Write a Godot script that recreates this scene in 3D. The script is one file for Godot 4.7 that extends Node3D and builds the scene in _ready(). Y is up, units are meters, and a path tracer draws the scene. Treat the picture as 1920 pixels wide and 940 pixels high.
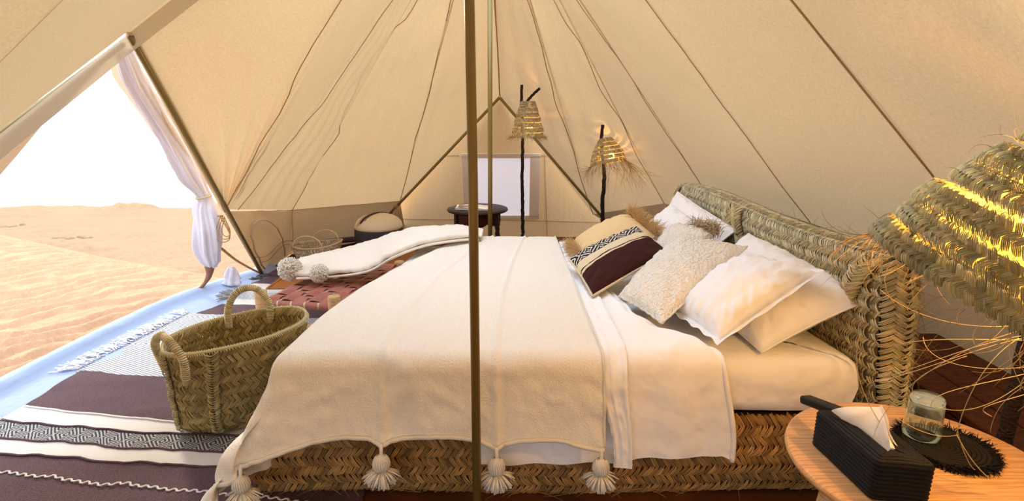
extends Node3D
# Interior of a canvas bell tent in the desert. x to the right, y up, "d" = distance in front of the camera (z = -d), metres.

var rng := RandomNumberGenerator.new()
var M := {}
var T := {}
var nz := FastNoiseLite.new()
var nz2 := FastNoiseLite.new()
var used := {}

# ------------------------------------------------------------------ helpers
func P(x: float, d: float, y: float) -> Vector3:
	return Vector3(x, y, -d)

func numbered(called: String) -> String:
	if not used.has(called):
		used[called] = 0
		return called
	used[called] += 1
	return "%s_%03d" % [called, used[called]]

func begin() -> SurfaceTool:
	var st := SurfaceTool.new()
	st.begin(Mesh.PRIMITIVE_TRIANGLES)
	st.set_color(Color(1, 1, 1))
	st.set_uv(Vector2.ZERO)
	return st

func origin_of(n: Node) -> Vector3:
	var o := Vector3.ZERO
	while n != self and n is Node3D:
		o += n.position
		n = n.get_parent()
	return o

func obj(called: String, st: SurfaceTool, m: Material, parent: Node = self) -> MeshInstance3D:
	st.generate_normals()
	st.index()
	var arr := st.commit_to_arrays()
	var v: PackedVector3Array = arr[Mesh.ARRAY_VERTEX]
	var mi := MeshInstance3D.new()
	var off := origin_of(parent)
	if parent == self:
		var lo := Vector3.INF
		var hi := -Vector3.INF
		for q in v:
			lo = lo.min(q)
			hi = hi.max(q)
		off = Vector3((lo.x + hi.x) / 2, lo.y, (lo.z + hi.z) / 2)
		mi.position = off
		called = numbered(called)
	arr[Mesh.ARRAY_VERTEX] = Transform3D(Basis(), -off) * v
	var am := ArrayMesh.new()
	am.add_surface_from_arrays(Mesh.PRIMITIVE_TRIANGLES, arr)
	mi.mesh = am
	mi.material_override = null
	am.surface_set_material(0, m)
	mi.name = called
	parent.add_child(mi, true)
	return mi

func tag(o: Node, label: String, category: String, group := "") -> Node:
	o.set_meta("label", label)
	o.set_meta("category", category)
	if group != "":
		o.set_meta("group", group)
	return o

func thing(called: String, label: String, category: String, at: Vector3, group := "") -> Node3D:
	var o := Node3D.new()
	o.name = numbered(called)
	o.position = at
	add_child(o)
	tag(o, label, category, group)
	return o

func structure(called: String, label: String, at := Vector3.ZERO) -> Node3D:
	var o := Node3D.new()
	o.name = called
	o.position = at
	add_child(o)
	o.set_meta("kind", "structure")
	o.set_meta("label", label)
	return o

func struct_mesh(called: String, st: SurfaceTool, m: Material, label: String) -> MeshInstance3D:
	var o := obj(called, st, m)
	o.set_meta("kind", "structure")
	o.set_meta("label", label)
	return o

func stuff(o: Node) -> Node:
	o.set_meta("kind", "stuff")
	return o

func tri(st: SurfaceTool, a: Vector3, b: Vector3, c: Vector3) -> void:
	st.add_vertex(a); st.add_vertex(b); st.add_vertex(c)

func quad(st: SurfaceTool, a: Vector3, b: Vector3, c: Vector3, d: Vector3) -> void:
	st.add_vertex(a); st.add_vertex(b); st.add_vertex(c)
	st.add_vertex(a); st.add_vertex(c); st.add_vertex(d)

func quad_uv(st: SurfaceTool, a: Vector3, b: Vector3, c: Vector3, d: Vector3, ua: Vector2, ub: Vector2, uc: Vector2, ud: Vector2) -> void:
	st.set_uv(ua); st.add_vertex(a); st.set_uv(ub); st.add_vertex(b); st.set_uv(uc); st.add_vertex(c)
	st.set_uv(ua); st.add_vertex(a); st.set_uv(uc); st.add_vertex(c); st.set_uv(ud); st.add_vertex(d)

# a surface over u, v in 0..1; col(u, v) optional
func grid(st: SurfaceTool, nu: int, nv: int, f: Callable, us := 1.0, vs := 1.0, col = null) -> void:
	var pts := []
	for j in nv + 1:
		var row := PackedVector3Array()
		for i in nu + 1:
			row.append(f.call(float(i) / nu, float(j) / nv))
		pts.append(row)
	for j in nv:
		for i in nu:
			var u0 := float(i) / nu * us
			var u1 := float(i + 1) / nu * us
			var v0 := float(j) / nv * vs
			var v1 := float(j + 1) / nv * vs
			if col != null:
				st.set_color(col.call((i + 0.5) / nu, (j + 0.5) / nv))
			quad_uv(st, pts[j][i], pts[j][i + 1], pts[j + 1][i + 1], pts[j + 1][i], Vector2(u0, v0), Vector2(u1, v0), Vector2(u1, v1), Vector2(u0, v1))

func tube(st: SurfaceTool, pts: Array, r, sides := 8, caps := true, flat := 1.0) -> void:
	var n := pts.size()
	var rings := []
	var up := Vector3.UP
	for i in n:
		var t: Vector3 = (pts[mini(i + 1, n - 1)] - pts[maxi(i - 1, 0)]).normalized()
		if i == 0 and absf(t.dot(up)) > 0.9:
			up = Vector3.RIGHT
		var s := t.cross(up)
		if s.length() < 1e-4:
			s = t.cross(Vector3(0.3, 0.5, 0.8))
		s = s.normalized()
		var w := s.cross(t).normalized()
		up = w
		var rr: float = r if not r is Array else r[i]
		var ring := PackedVector3Array()
		for k in sides:
			var a := TAU * k / sides
			ring.append(pts[i] + s * cos(a) * rr + w * sin(a) * rr * flat)
		rings.append(ring)
	for i in n - 1:
		for k in sides:
			var k2 := (k + 1) % sides
			quad(st, rings[i][k], rings[i + 1][k], rings[i + 1][k2], rings[i][k2])
	if caps:
		for e in [0, n - 1]:
			for k in sides:
				var k2 := (k + 1) % sides
				if e == 0:
					tri(st, pts[0], rings[0][k], rings[0][k2])
				else:
					tri(st, pts[e], rings[e][k2], rings[e][k])

# prof: Vector2(radius, height) from the bottom up
func lathe(st: SurfaceTool, prof: Array, seg: int, xf := Transform3D(), wob := 0.0) -> void:
	var rings := []
	for q in prof:
		var ring := PackedVector3Array()
		for k in seg:
			var a := TAU * k / seg
			var rr: float = q.x * (1.0 + wob * nz.get_noise_3d(cos(a) * 3, q.y * 20, sin(a) * 3))
			ring.append(xf * Vector3(rr * cos(a), q.y, rr * sin(a)))
		rings.append(ring)
	for i in prof.size() - 1:
		for k in seg:
			var k2 := (k + 1) % seg
			quad(st, rings[i][k], rings[i][k2], rings[i + 1][k2], rings[i + 1][k])

# a box with chamfered edges; xf places its centre
func rbox(st: SurfaceTool, xf: Transform3D, size: Vector3, b: float) -> void:
	var h := size / 2
	var ax := [Vector3.RIGHT, Vector3.UP, Vector3.BACK]
	st.set_smooth_group(-1)
	for k in 3:
		var u: Vector3 = ax[k]
		var v: Vector3 = ax[(k + 1) % 3]
		var w: Vector3 = ax[(k + 2) % 3]
		for s in [-1.0, 1.0]:
			var c := []
			for q in [[-1, -1], [1, -1], [1, 1], [-1, 1]]:
				c.append(xf * (u * s * h[k] + v * q[0] * (h[(k + 1) % 3] - b) + w * q[1] * (h[(k + 2) % 3] - b)))
			if s > 0:
				quad(st, c[3], c[2], c[1], c[0])
			else:
				quad(st, c[0], c[1], c[2], c[3])
			for t in [-1.0, 1.0]:   # the edge between +-u and +-v, along w
				var e0 = u * s * h[k] + v * t * (h[(k + 1) % 3] - b)
				var e1 = u * s * (h[k] - b) + v * t * h[(k + 1) % 3]
				var ww: Vector3 = w * (h[(k + 2) % 3] - b)
				if s * t > 0:
					quad(st, xf * (e0 - ww), xf * (e0 + ww), xf * (e1 + ww), xf * (e1 - ww))
				else:
					quad(st, xf * (e0 + ww), xf * (e0 - ww), xf * (e1 - ww), xf * (e1 + ww))
	for sx in [-1.0, 1.0]:
		for sy in [-1.0, 1.0]:
			for sz in [-1.0, 1.0]:
				var g := Vector3(sx, sy, sz)
				var a := g * Vector3(h.x, h.y - b, h.z - b)
				var c := g * Vector3(h.x - b, h.y, h.z - b)
				var d := g * Vector3(h.x - b, h.y - b, h.z)
				if sx * sy * sz > 0:
					tri(st, xf * a, xf * d, xf * c)
				else:
					tri(st, xf * a, xf * c, xf * d)
	st.set_smooth_group(0)

func bez(a: Vector3, b: Vector3, c: Vector3, d: Vector3, n: int) -> Array:
	var o := []
	for i in n + 1:
		o.append(a.bezier_interpolate(b, c, d, float(i) / n))
	return o

func smooth_path(pts: Array, n: int) -> Array:
	var c := Curve3D.new()
	for i in pts.size():
		var t: Vector3 = (pts[mini(i + 1, pts.size() - 1)] - pts[maxi(i - 1, 0)]) / 6.0
		c.add_point(pts[i], -t, t)
	c.bake_interval = maxf(c.get_baked_length() / 400.0, 0.002)
	var o := []
	for i in n + 1:
		o.append(c.sample_baked(c.get_baked_length() * i / n, true))
	return o

func frame(at: Vector3, up: Vector3, fwd := Vector3.BACK) -> Transform3D:
	var y := up.normalized()
	var x := y.cross(fwd).normalized()
	return Transform3D(Basis(x, y, x.cross(y)), at)

func tint(c: Color, amount: float) -> Color:
	var k := 1.0 + rng.randf_range(-amount, amount)
	return Color(c.r * k * (1 + rng.randf_range(-0.06, 0.06)), c.g * k, c.b * k * (1 + rng.randf_range(-0.12, 0.12)))

var leaf := Color(1, 1, 1)
var blades := 3
var reach := 1.0
var fill := 0.78

# one flat straw leaf of a plait: along t, across s, proud along n
func stitch(st: SurfaceTool, c: Vector3, t: Vector3, s: Vector3, n: Vector3, ln: float, wd: float, h: float) -> void:
	# three split blades side by side, each its own tone
	for bi in blades:
		var b := bi - (blades - 1) * 0.5
		st.set_color(tint(leaf, 0.24))
		var prev := []
		var w3 := wd / blades
		var off: Vector3 = s * b * w3
		var hh := h * rng.randf_range(0.75, 1.2)
		var l2 := ln * rng.randf_range(0.9, 1.1)
		var sk: Vector3 = t * rng.randf_range(-0.06, 0.06) * ln
		for q in [[-0.5, -0.25, 0.5], [-0.2, 0.9, 1.0], [0.2, 0.9, 1.0], [0.5, -0.25, 0.5]]:
			var m: Vector3 = c + sk + off * (0.55 + 0.45 * q[2]) + t * l2 * q[0] + n * hh * q[1]
			var cur := [m - s * w3 * 0.46 * q[2] - n * h * 0.3, m, m + s * w3 * 0.46 * q[2] - n * h * 0.3]
			if prev.size():
				for k in 2:
					quad(st, prev[k], cur[k], cur[k + 1], prev[k + 1])
			prev = cur

# one row of a plait along u at v0..v1 of the surface f(u, v); lean = +1 or -1
func plait_row(st: SurfaceTool, f: Callable, v0: float, v1: float, count: int, lean: float, col: Color, var_: float, h: float, back := true, u0 := 0.0, u1 := 1.0, nsign := 1.0) -> void:
	var vc := (v0 + v1) / 2
	var du := (u1 - u0) / count
	for i in count:
		var u := u0 + (i + 0.5) * du
		var p: Vector3 = f.call(u, vc)
		var pu: Vector3 = f.call(minf(u + du * 0.5, u1), vc) - f.call(maxf(u - du * 0.5, u0), vc)
		var pv: Vector3 = f.call(u, v1) - f.call(u, v0)
		var n := pu.cross(pv).normalized() * nsign
		var along := (pu.normalized() * lean * pv.length() * 0.75 + pv * 1.08)
		var ln := along.length() * rng.randf_range(1.0, 1.16) * reach
		along = along.normalized()
		var side := n.cross(along).normalized()
		leaf = tint(col, var_)
		stitch(st, p + n * rng.randf_range(-0.2, 0.25) * h, (along + side * rng.randf_range(-0.1, 0.1)).normalized(), side, n, ln, pu.length() * fill * rng.randf_range(0.88, 1.12), h)
	if back:
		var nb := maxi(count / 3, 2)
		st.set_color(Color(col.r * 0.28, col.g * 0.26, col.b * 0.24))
		for i in nb:
			var a := u0 + (u1 - u0) * i / nb
			var b := u0 + (u1 - u0) * (i + 1) / nb
			var q: Array = []
			for uv in [[a, v0], [b, v0], [b, v1], [a, v1]]:
				q.append(f.call(uv[0], uv[1]))
			var n2: Vector3 = (q[1] - q[0]).cross(q[3] - q[0]).normalized() * nsign * h * -0.5
			quad(st, q[0] + n2, q[1] + n2, q[2] + n2, q[3] + n2)

# fine straws that start at points and droop
func straw(st: SurfaceTool, a: Vector3, dir: Vector3, ln: float, droop: float, curl: float, r: float, sides := 3) -> void:
	var pts := []
	var p := a
	var d := dir.normalized()
	var bend := Vector3(rng.randf_range(-1, 1), rng.randf_range(-1, 1), rng.randf_range(-1, 1)).normalized() * curl
	for i in 7:
		pts.append(p)
		p += d * ln / 6
		d = (d + Vector3.DOWN * droop + bend).normalized()
	tube(st, pts, [r, r, r, r, r * 0.9, r * 0.7, r * 0.3], sides, false)

# ------------------------------------------------------------------ materials
func tex_from(w: int, h: int, f: Callable) -> ImageTexture:
	var im := Image.create(w, h, false, Image.FORMAT_RGB8)
	for y in h:
		for x in w:
			im.set_pixel(x, y, f.call(x, y))
	return ImageTexture.create_from_image(im)

func noise_tex(size: int, freq: float, octaves: int, seed_: int) -> ImageTexture:
	var n := FastNoiseLite.new()
	n.seed = seed_
	n.frequency = freq
	n.fractal_octaves = octaves
	var im := n.get_seamless_image(size, size)
	im.convert(Image.FORMAT_RGB8)
	return ImageTexture.create_from_image(im)

func mat(called: String, c: Color, rough := 0.9, o := {}) -> StandardMaterial3D:
	var m := StandardMaterial3D.new()
	m.resource_name = called
	m.albedo_color = c
	m.roughness = rough
	m.metallic_specular = o.get("spec", 0.3)
	if o.has("metal"):
		m.metallic = o.metal
	if o.has("vc"):
		m.vertex_color_use_as_albedo = true
	if o.has("tex"):
		m.albedo_texture = T[o.tex]
	if o.has("bump"):
		m.heightmap_enabled = true
		m.heightmap_texture = T[o.bump]
		m.heightmap_scale = o.get("bs", 0.1)
	if o.has("scale"):
		m.uv1_triplanar = true
		m.uv1_world_triplanar = o.get("world", true)
		m.uv1_scale = o.scale if o.scale is Vector3 else Vector3.ONE * o.scale
	if o.has("backlight"):
		m.backlight_enabled = true
		m.backlight = Color(o.backlight, o.backlight, o.backlight).linear_to_srgb()
	if o.has("rim"):
		m.rim_enabled = true
		m.rim = o.rim
	m.cull_mode = BaseMaterial3D.CULL_DISABLED
	return m

func make_materials() -> void:
	var r2 := RandomNumberGenerator.new()
	r2.seed = 4
	# plain weave: threads over and under
	T.weave = tex_from(128, 128, func(x, y):
		var a := sin(x * TAU / 8.0)
		var b := sin(y * TAU / 8.0)
		var over := 1.0 if (int(x / 8.0) + int(y / 8.0)) % 2 == 0 else 0.0
		var g: float = 0.5 + 0.22 * (absf(a) * over + absf(b) * (1 - over)) + r2.randf_range(-0.12, 0.12)
		return Color(g, g, g))
	T.slub = noise_tex(256, 0.05, 4, 3)
	T.soft = noise_tex(256, 0.012, 3, 8)
	T.fine = noise_tex(256, 0.2, 2, 5)
	var gn := FastNoiseLite.new()
	gn.frequency = 0.02
	T.grain = tex_from(256, 256, func(x, y):
		var w := gn.get_noise_2d(x * 0.35, y * 4.0) * 0.5 + gn.get_noise_2d(x * 1.2 + 90, y * 14.0) * 0.25
		var g := clampf(0.86 + w * 0.55, 0.3, 1.0)
		return Color(g, g * 0.95, g * 0.88))
	T.canvas = tex_from(256, 256, func(x, y):
		var g := clampf(0.95 + nz.get_noise_2d(x * 0.8, y * 3) * 0.06 + r2.randf_range(-0.03, 0.03), 0.0, 1.0)
		return Color(g, g * 0.995, g * 0.985))
	T.wool = tex_from(256, 256, func(x, y):
		var g := clampf(0.96 + nz.get_noise_2d(x * 2.0, y * 5.0) * 0.07 + r2.randf_range(-0.03, 0.02), 0.0, 1.0)
		if r2.randf() < 0.004:
			g *= 0.72
		return Color(g, g * 0.99, g * 0.97))
	T.heather = tex_from(256, 256, func(x, y):
		var g := clampf(0.80 + nz.get_noise_2d(x * 1.2, y * 3.0) * 0.25 + r2.randf_range(-0.16, 0.16), 0.0, 1.0)
		return Color(g, g * 0.98, g * 0.97))
	M.canvas = mat("tent canvas", Color(0.895, 0.775, 0.59), 0.9, {"tex": "canvas", "scale": 1.2, "bump": "slub", "bs": 0.25, "backlight": 0.34, "spec": 0.15})
	M.wall_canvas = mat("heavy wall canvas", Color(0.895, 0.765, 0.575), 0.9, {"tex": "canvas", "scale": 1.2, "bump": "slub", "bs": 0.25, "backlight": 0.10, "spec": 0.15})
	M.canvas_grey = mat("greyish door canvas", Color(0.86, 0.76, 0.64), 0.9, {"tex": "canvas", "scale": 1.5, "backlight": 0.5, "spec": 0.15})
	M.hem = mat("pale canvas tape", Color(0.93, 0.88, 0.79), 0.9, {"tex": "canvas", "scale": 3.0, "backlight": 0.5})
	M.seam = mat("stitched seam", Color(0.66, 0.52, 0.36), 0.95, {"spec": 0.1})
	M.window_tape = mat("window border tape", Color(0.88, 0.79, 0.68), 0.9, {"backlight": 0.3})
	M.mesh_net = mat("mosquito net", Color(0.93, 0.91, 0.94), 0.9, {"backlight": 0.35, "spec": 0.1, "tex": "canvas", "scale": 2.0})
	M.groundsheet = mat("pale groundsheet", Color(0.60, 0.64, 0.72), 0.95, {"spec": 0.05, "bump": "slub", "bs": 0.2, "scale": 2.0})
	M.carpet = mat("dark brown floor", Color(0.36, 0.20, 0.11), 0.9, {"bump": "weave", "bs": 0.3, "scale": 4.0, "tex": "wool"})
	M.jute = mat("orange jute", Color(0.68, 0.43, 0.22), 0.95, {"bump": "weave", "bs": 0.5, "scale": 6.0, "tex": "wool"})
	M.steel = mat("olive painted pole", Color(0.50, 0.42, 0.22), 0.35, {"metal": 0.35, "spec": 0.5})
	M.blanket = mat("cream wool", Color(0.965, 0.94, 0.895), 0.95, {"tex": "wool", "scale": 2.5, "bump": "fine", "bs": 0.25, "rim": 0.4, "spec": 0.1})
	M.cord = mat("cream wool cord", Color(0.97, 0.94, 0.88), 0.95, {"bump": "fine", "bs": 0.3, "scale": 12.0, "spec": 0.1})
	M.linen = mat("white cotton", Color(0.96, 0.95, 0.94), 0.85, {"bump": "soft", "bs": 0.9, "scale": 2.2, "spec": 0.2, "rim": 0.2})
	M.fluff = mat("cream fleece", Color(0.96, 0.93, 0.87), 1.0, {"bump": "slub", "bs": 1.6, "scale": 5.0, "rim": 0.6, "spec": 0.05})
	M.straw = mat("woven palm straw", Color(1, 1, 1), 0.7, {"vc": true, "spec": 0.3})
	M.fibre = mat("loose fibre", Color(1, 1, 1), 0.8, {"vc": true, "spec": 0.2, "backlight": 0.4})
	M.darkwood = mat("dark stained wood", Color(0.21, 0.13, 0.09), 0.5, {"tex": "grain", "scale": Vector3(3, 9, 9), "spec": 0.4})
	M.branch = mat("black branch", Color(0.14, 0.10, 0.085), 0.7, {"bump": "slub", "bs": 0.8, "scale": 6.0})
	M.palewood = mat("pale table wood", Color(0.92, 0.74, 0.54), 0.45, {"tex": "grain", "scale": Vector3(2.2, 7, 7), "spec": 0.35})
	M.rawwood = mat("raw wood", Color(0.90, 0.77, 0.60), 0.7, {"tex": "grain", "scale": 8.0})
	M.plank = mat("brown plank", Color(0.40, 0.22, 0.12), 0.6, {"tex": "grain", "scale": Vector3(8, 8, 2)})
	M.leather = mat("red brown leather", Color(0.66, 0.41, 0.35), 0.45, {"bump": "slub", "bs": 0.25, "scale": 6.0, "spec": 0.45, "vc": true})
	M.paleleather = mat("pale hide", Color(0.88, 0.78, 0.64), 0.6)
	M.black_coil = mat("black coiled raffia", Color(0.045, 0.045, 0.055), 0.6, {"spec": 0.35, "bump": "weave", "bs": 0.3, "scale": 14.0})
	M.black_fibre = mat("black raffia fringe", Color(0.05, 0.045, 0.05), 0.7)
	M.slate = mat("black plastic", Color(0.07, 0.075, 0.085), 0.4)
	M.tissue = mat("tissue", Color(0.97, 0.96, 0.95), 0.9, {"backlight": 0.5})
	M.rugdark = mat("dark brown kilim wool", Color(0.43, 0.34, 0.35), 1.0, {"bump": "weave", "bs": 0.4, "scale": 3.0, "tex": "heather", "rim": 0.3, "spec": 0.05})
	M.rugcream = mat("cream kilim wool", Color(0.86, 0.83, 0.80), 1.0, {"bump": "weave", "bs": 0.4, "scale": 7.0, "tex": "wool", "rim": 0.3, "spec": 0.05})
	M.cushioncream = mat("cream cushion wool", Color(0.90, 0.83, 0.70), 1.0, {"bump": "weave", "bs": 0.3, "scale": 9.0, "tex": "wool", "spec": 0.05})
	M.cushiondark = mat("brown cushion wool", Color(0.30, 0.18, 0.16), 1.0, {"bump": "weave", "bs": 0.3, "scale": 5.0, "tex": "heather", "rim": 0.3, "spec": 0.05})
	M.raffia_cloth = mat("beige raffia cloth", Color(0.92, 0.79, 0.58), 0.9, {"bump": "weave", "bs": 0.3, "scale": 8.0, "tex": "canvas"})
	M.charcoal = mat("charcoal wool", Color(0.25, 0.235, 0.245), 1.0, {"bump": "weave", "bs": 0.3, "scale": 6.0})
	# diamonds and bars woven in cream on dark, for the kilim band
	T.kilim = tex_from(256, 64, func(x, y):
		var kx := fposmod(x, 64.0)
		var yy := absf(y - 31.5)
		var dia := absf(kx - 32.0) + yy * 0.9
		var bars := int(dia / 5.0) % 2 == 0
		var on: bool = bars and yy < 29.0
		if int(x) % 3 == 0:
			on = false
		var g := 0.82 if on else 0.26
		g += r2.randf_range(-0.06, 0.06)
		return Color(g, g * 0.97, g * 0.95))
	M.kilim = mat("patterned kilim band", Color(1, 1, 1), 1.0, {"tex": "kilim", "spec": 0.05})
	T.speck = tex_from(128, 128, func(x, y):
		var on: bool = (int(x / 2.0) + int(y / 2.0) * 3) % 5 < 3
		var g := 0.80 if on else 0.42
		g += r2.randf_range(-0.08, 0.08)
		return Color(g, g * 0.98, g * 0.97))
	M.speck = mat("grey speckled kilim", Color(1, 1, 1), 1.0, {"tex": "speck", "scale": 2.2, "bump": "weave", "bs": 0.4, "spec": 0.05})
	T.rope = tex_from(128, 64, func(x, y):
		var yy := absf(y - 31.5)
		var v := fposmod(x + (yy if int(x / 32.0) % 2 == 0 else -yy), 16.0) < 6.5
		var g := 0.86 if v and yy < 29 else 0.2
		return Color(g, g * 0.95, g * 0.88))
	M.rope_pattern = mat("black and cream woven band", Color(1, 1, 1), 1.0, {"tex": "rope", "spec": 0.05})
	T.sand = noise_tex(256, 0.08, 4, 21)
	var sn := FastNoiseLite.new()
	sn.frequency = 0.02
	T.sandcol = tex_from(256, 256, func(x, y):
		var g := clampf(0.93 + sn.get_noise_2d(x, y) * 0.08 + r2.randf_range(-0.06, 0.06), 0, 1)
		return Color(g, g * 0.985, g * 0.96))
	M.sand = mat("desert sand", Color(0.745, 0.585, 0.45), 1.0, {"bump": "sand", "bs": 0.6, "scale": 0.9, "tex": "sandcol", "spec": 0.05})
	M.sand_far = mat("crusted sand plain", Color(0.64, 0.52, 0.405), 1.0, {"bump": "sand", "bs": 0.6, "scale": 0.9, "tex": "sandcol", "spec": 0.05})
	var gl := StandardMaterial3D.new()
	gl.resource_name = "green tinged glass"
	gl.albedo_color = Color(0.93, 0.985, 0.96, 0.02)
	gl.transparency = BaseMaterial3D.TRANSPARENCY_ALPHA
	gl.refraction_enabled = true
	gl.refraction_scale = 0.05
	gl.roughness = 0.03
	M.glass = gl
	var bulb := StandardMaterial3D.new()
	bulb.resource_name = "lit bulb"
	bulb.albedo_color = Color(1, 0.9, 0.7)
	bulb.emission_enabled = true
	bulb.emission = Color(1.0, 0.78, 0.42)
	bulb.emission_energy_multiplier = 6.0
	M.bulb = bulb

# ------------------------------------------------------------------ the builder
func _ready() -> void:
	rng.seed = 7
	nz.seed = 11
	nz.frequency = 0.15
	nz2.seed = 5
	nz2.frequency = 1.0
	# camera, sky, sun, exposure
	var cam := Camera3D.new()
	cam.name = "camera"
	cam.position = Vector3(0, 1.4, 0)
	cam.rotation.x = -atan(265.0 / 1050.0)
	cam.fov = rad_to_deg(2.0 * atan(470.0 / 1050.0))
	cam.near = 0.05
	cam.far = 400.0
	add_child(cam)
	var we := WorldEnvironment.new()
	we.name = "environment"
	var env := Environment.new()
	var sky := Sky.new()
	var sm := ProceduralSkyMaterial.new()
	# a bright overcast haze: the zenith about three times as bright as the skyline
	sm.sky_top_color = Color(1.66, 1.78, 1.96)
	sm.sky_horizon_color = Color(1.18, 1.21, 1.26)
	sm.ground_horizon_color = Color(1.18, 1.21, 1.26)
	sm.ground_bottom_color = Color(0.95, 0.88, 0.78)
	sm.sky_curve = 0.2
	sm.ground_curve = 1.0
	sm.sun_angle_max = 2.0
	sky.sky_material = sm
	env.background_mode = Environment.BG_SKY
	env.sky = sky
	env.tonemap_mode = Environment.TONE_MAPPER_LINEAR
	env.tonemap_exposure = 0.97
	env.sdfgi_enabled = true
	env.ssao_enabled = true
	env.ssil_enabled = true
	we.environment = env
	add_child(we)
	var sun := DirectionalLight3D.new()
	sun.name = "sun"
	sun.light_color = Color(1.0, 0.95, 0.86)
	sun.light_energy = 1.5
	sun.light_angular_distance = 8.0
	sun.shadow_enabled = true
	add_child(sun)
	sun.look_at_from_position(Vector3(-5.9, 3.5, -8.0), Vector3.ZERO)

	make_materials()
	build_ground()
	build_tent()
	build_poles()
	build_curtain()
	build_rugs()
	build_bed()
	build_pillows()
	build_headboard()
	build_baskets()
	build_bench()
	build_rear_things()
	build_lamps()
	build_bedside()

# ------------------------------------------------------------------ desert and floor
func dune_side(x: float, d: float) -> float:
	return (x + 2.69) * 0.468 + (d - 4.6) * 0.884

func ripple(x: float, d: float) -> float:
	var w := nz2.get_noise_2d(x * 0.7, d * 0.7) * 1.6 + nz2.get_noise_2d(x * 2.1 + 40, d * 2.1) * 0.5
	var ph := (x * 0.66 - d * 0.75) / 0.21 + w
	var f := fposmod(ph, 1.0)
	var h := f / 0.72 if f < 0.72 else (1.0 - f) / 0.28
	return smoothstep(0.0, 1.0, h)

func sand_height(x: float, d: float) -> float:
	var s := dune_side(x, d)
	var side := smoothstep(-2.3, -2.75, x)
	var amp := 0.044 * smoothstep(-2.55, -2.9, x) * (1.0 - 0.35 * smoothstep(-1.5, 0.3, s))
	var h := -0.035 + (ripple(x, d) - 0.4) * amp - 0.05 * smoothstep(-2.7, -4.5, x)
	if s > 0.0:
		var t := minf(s, 2.6)
		h -= side * (0.75 * t * t / (t + 0.5))
	if s > 2.6 or d > 7.5:
		var far := clampf((s - 1.2) / 1.6, 0.0, 1.0)
		var plain := -1.5 - 0.139 * (d - 6.0) + nz2.get_noise_2d(x * 0.06, d * 0.06) * 0.5 + absf(nz2.get_noise_2d(x * 0.25, d * 0.18)) * 0.25
		plain += (ripple(x * 0.45, d * 0.45) - 0.5) * 0.055 * smoothstep(22.0, 9.0, d)
		h = lerpf(h, plain, far * side)
	return h

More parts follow.
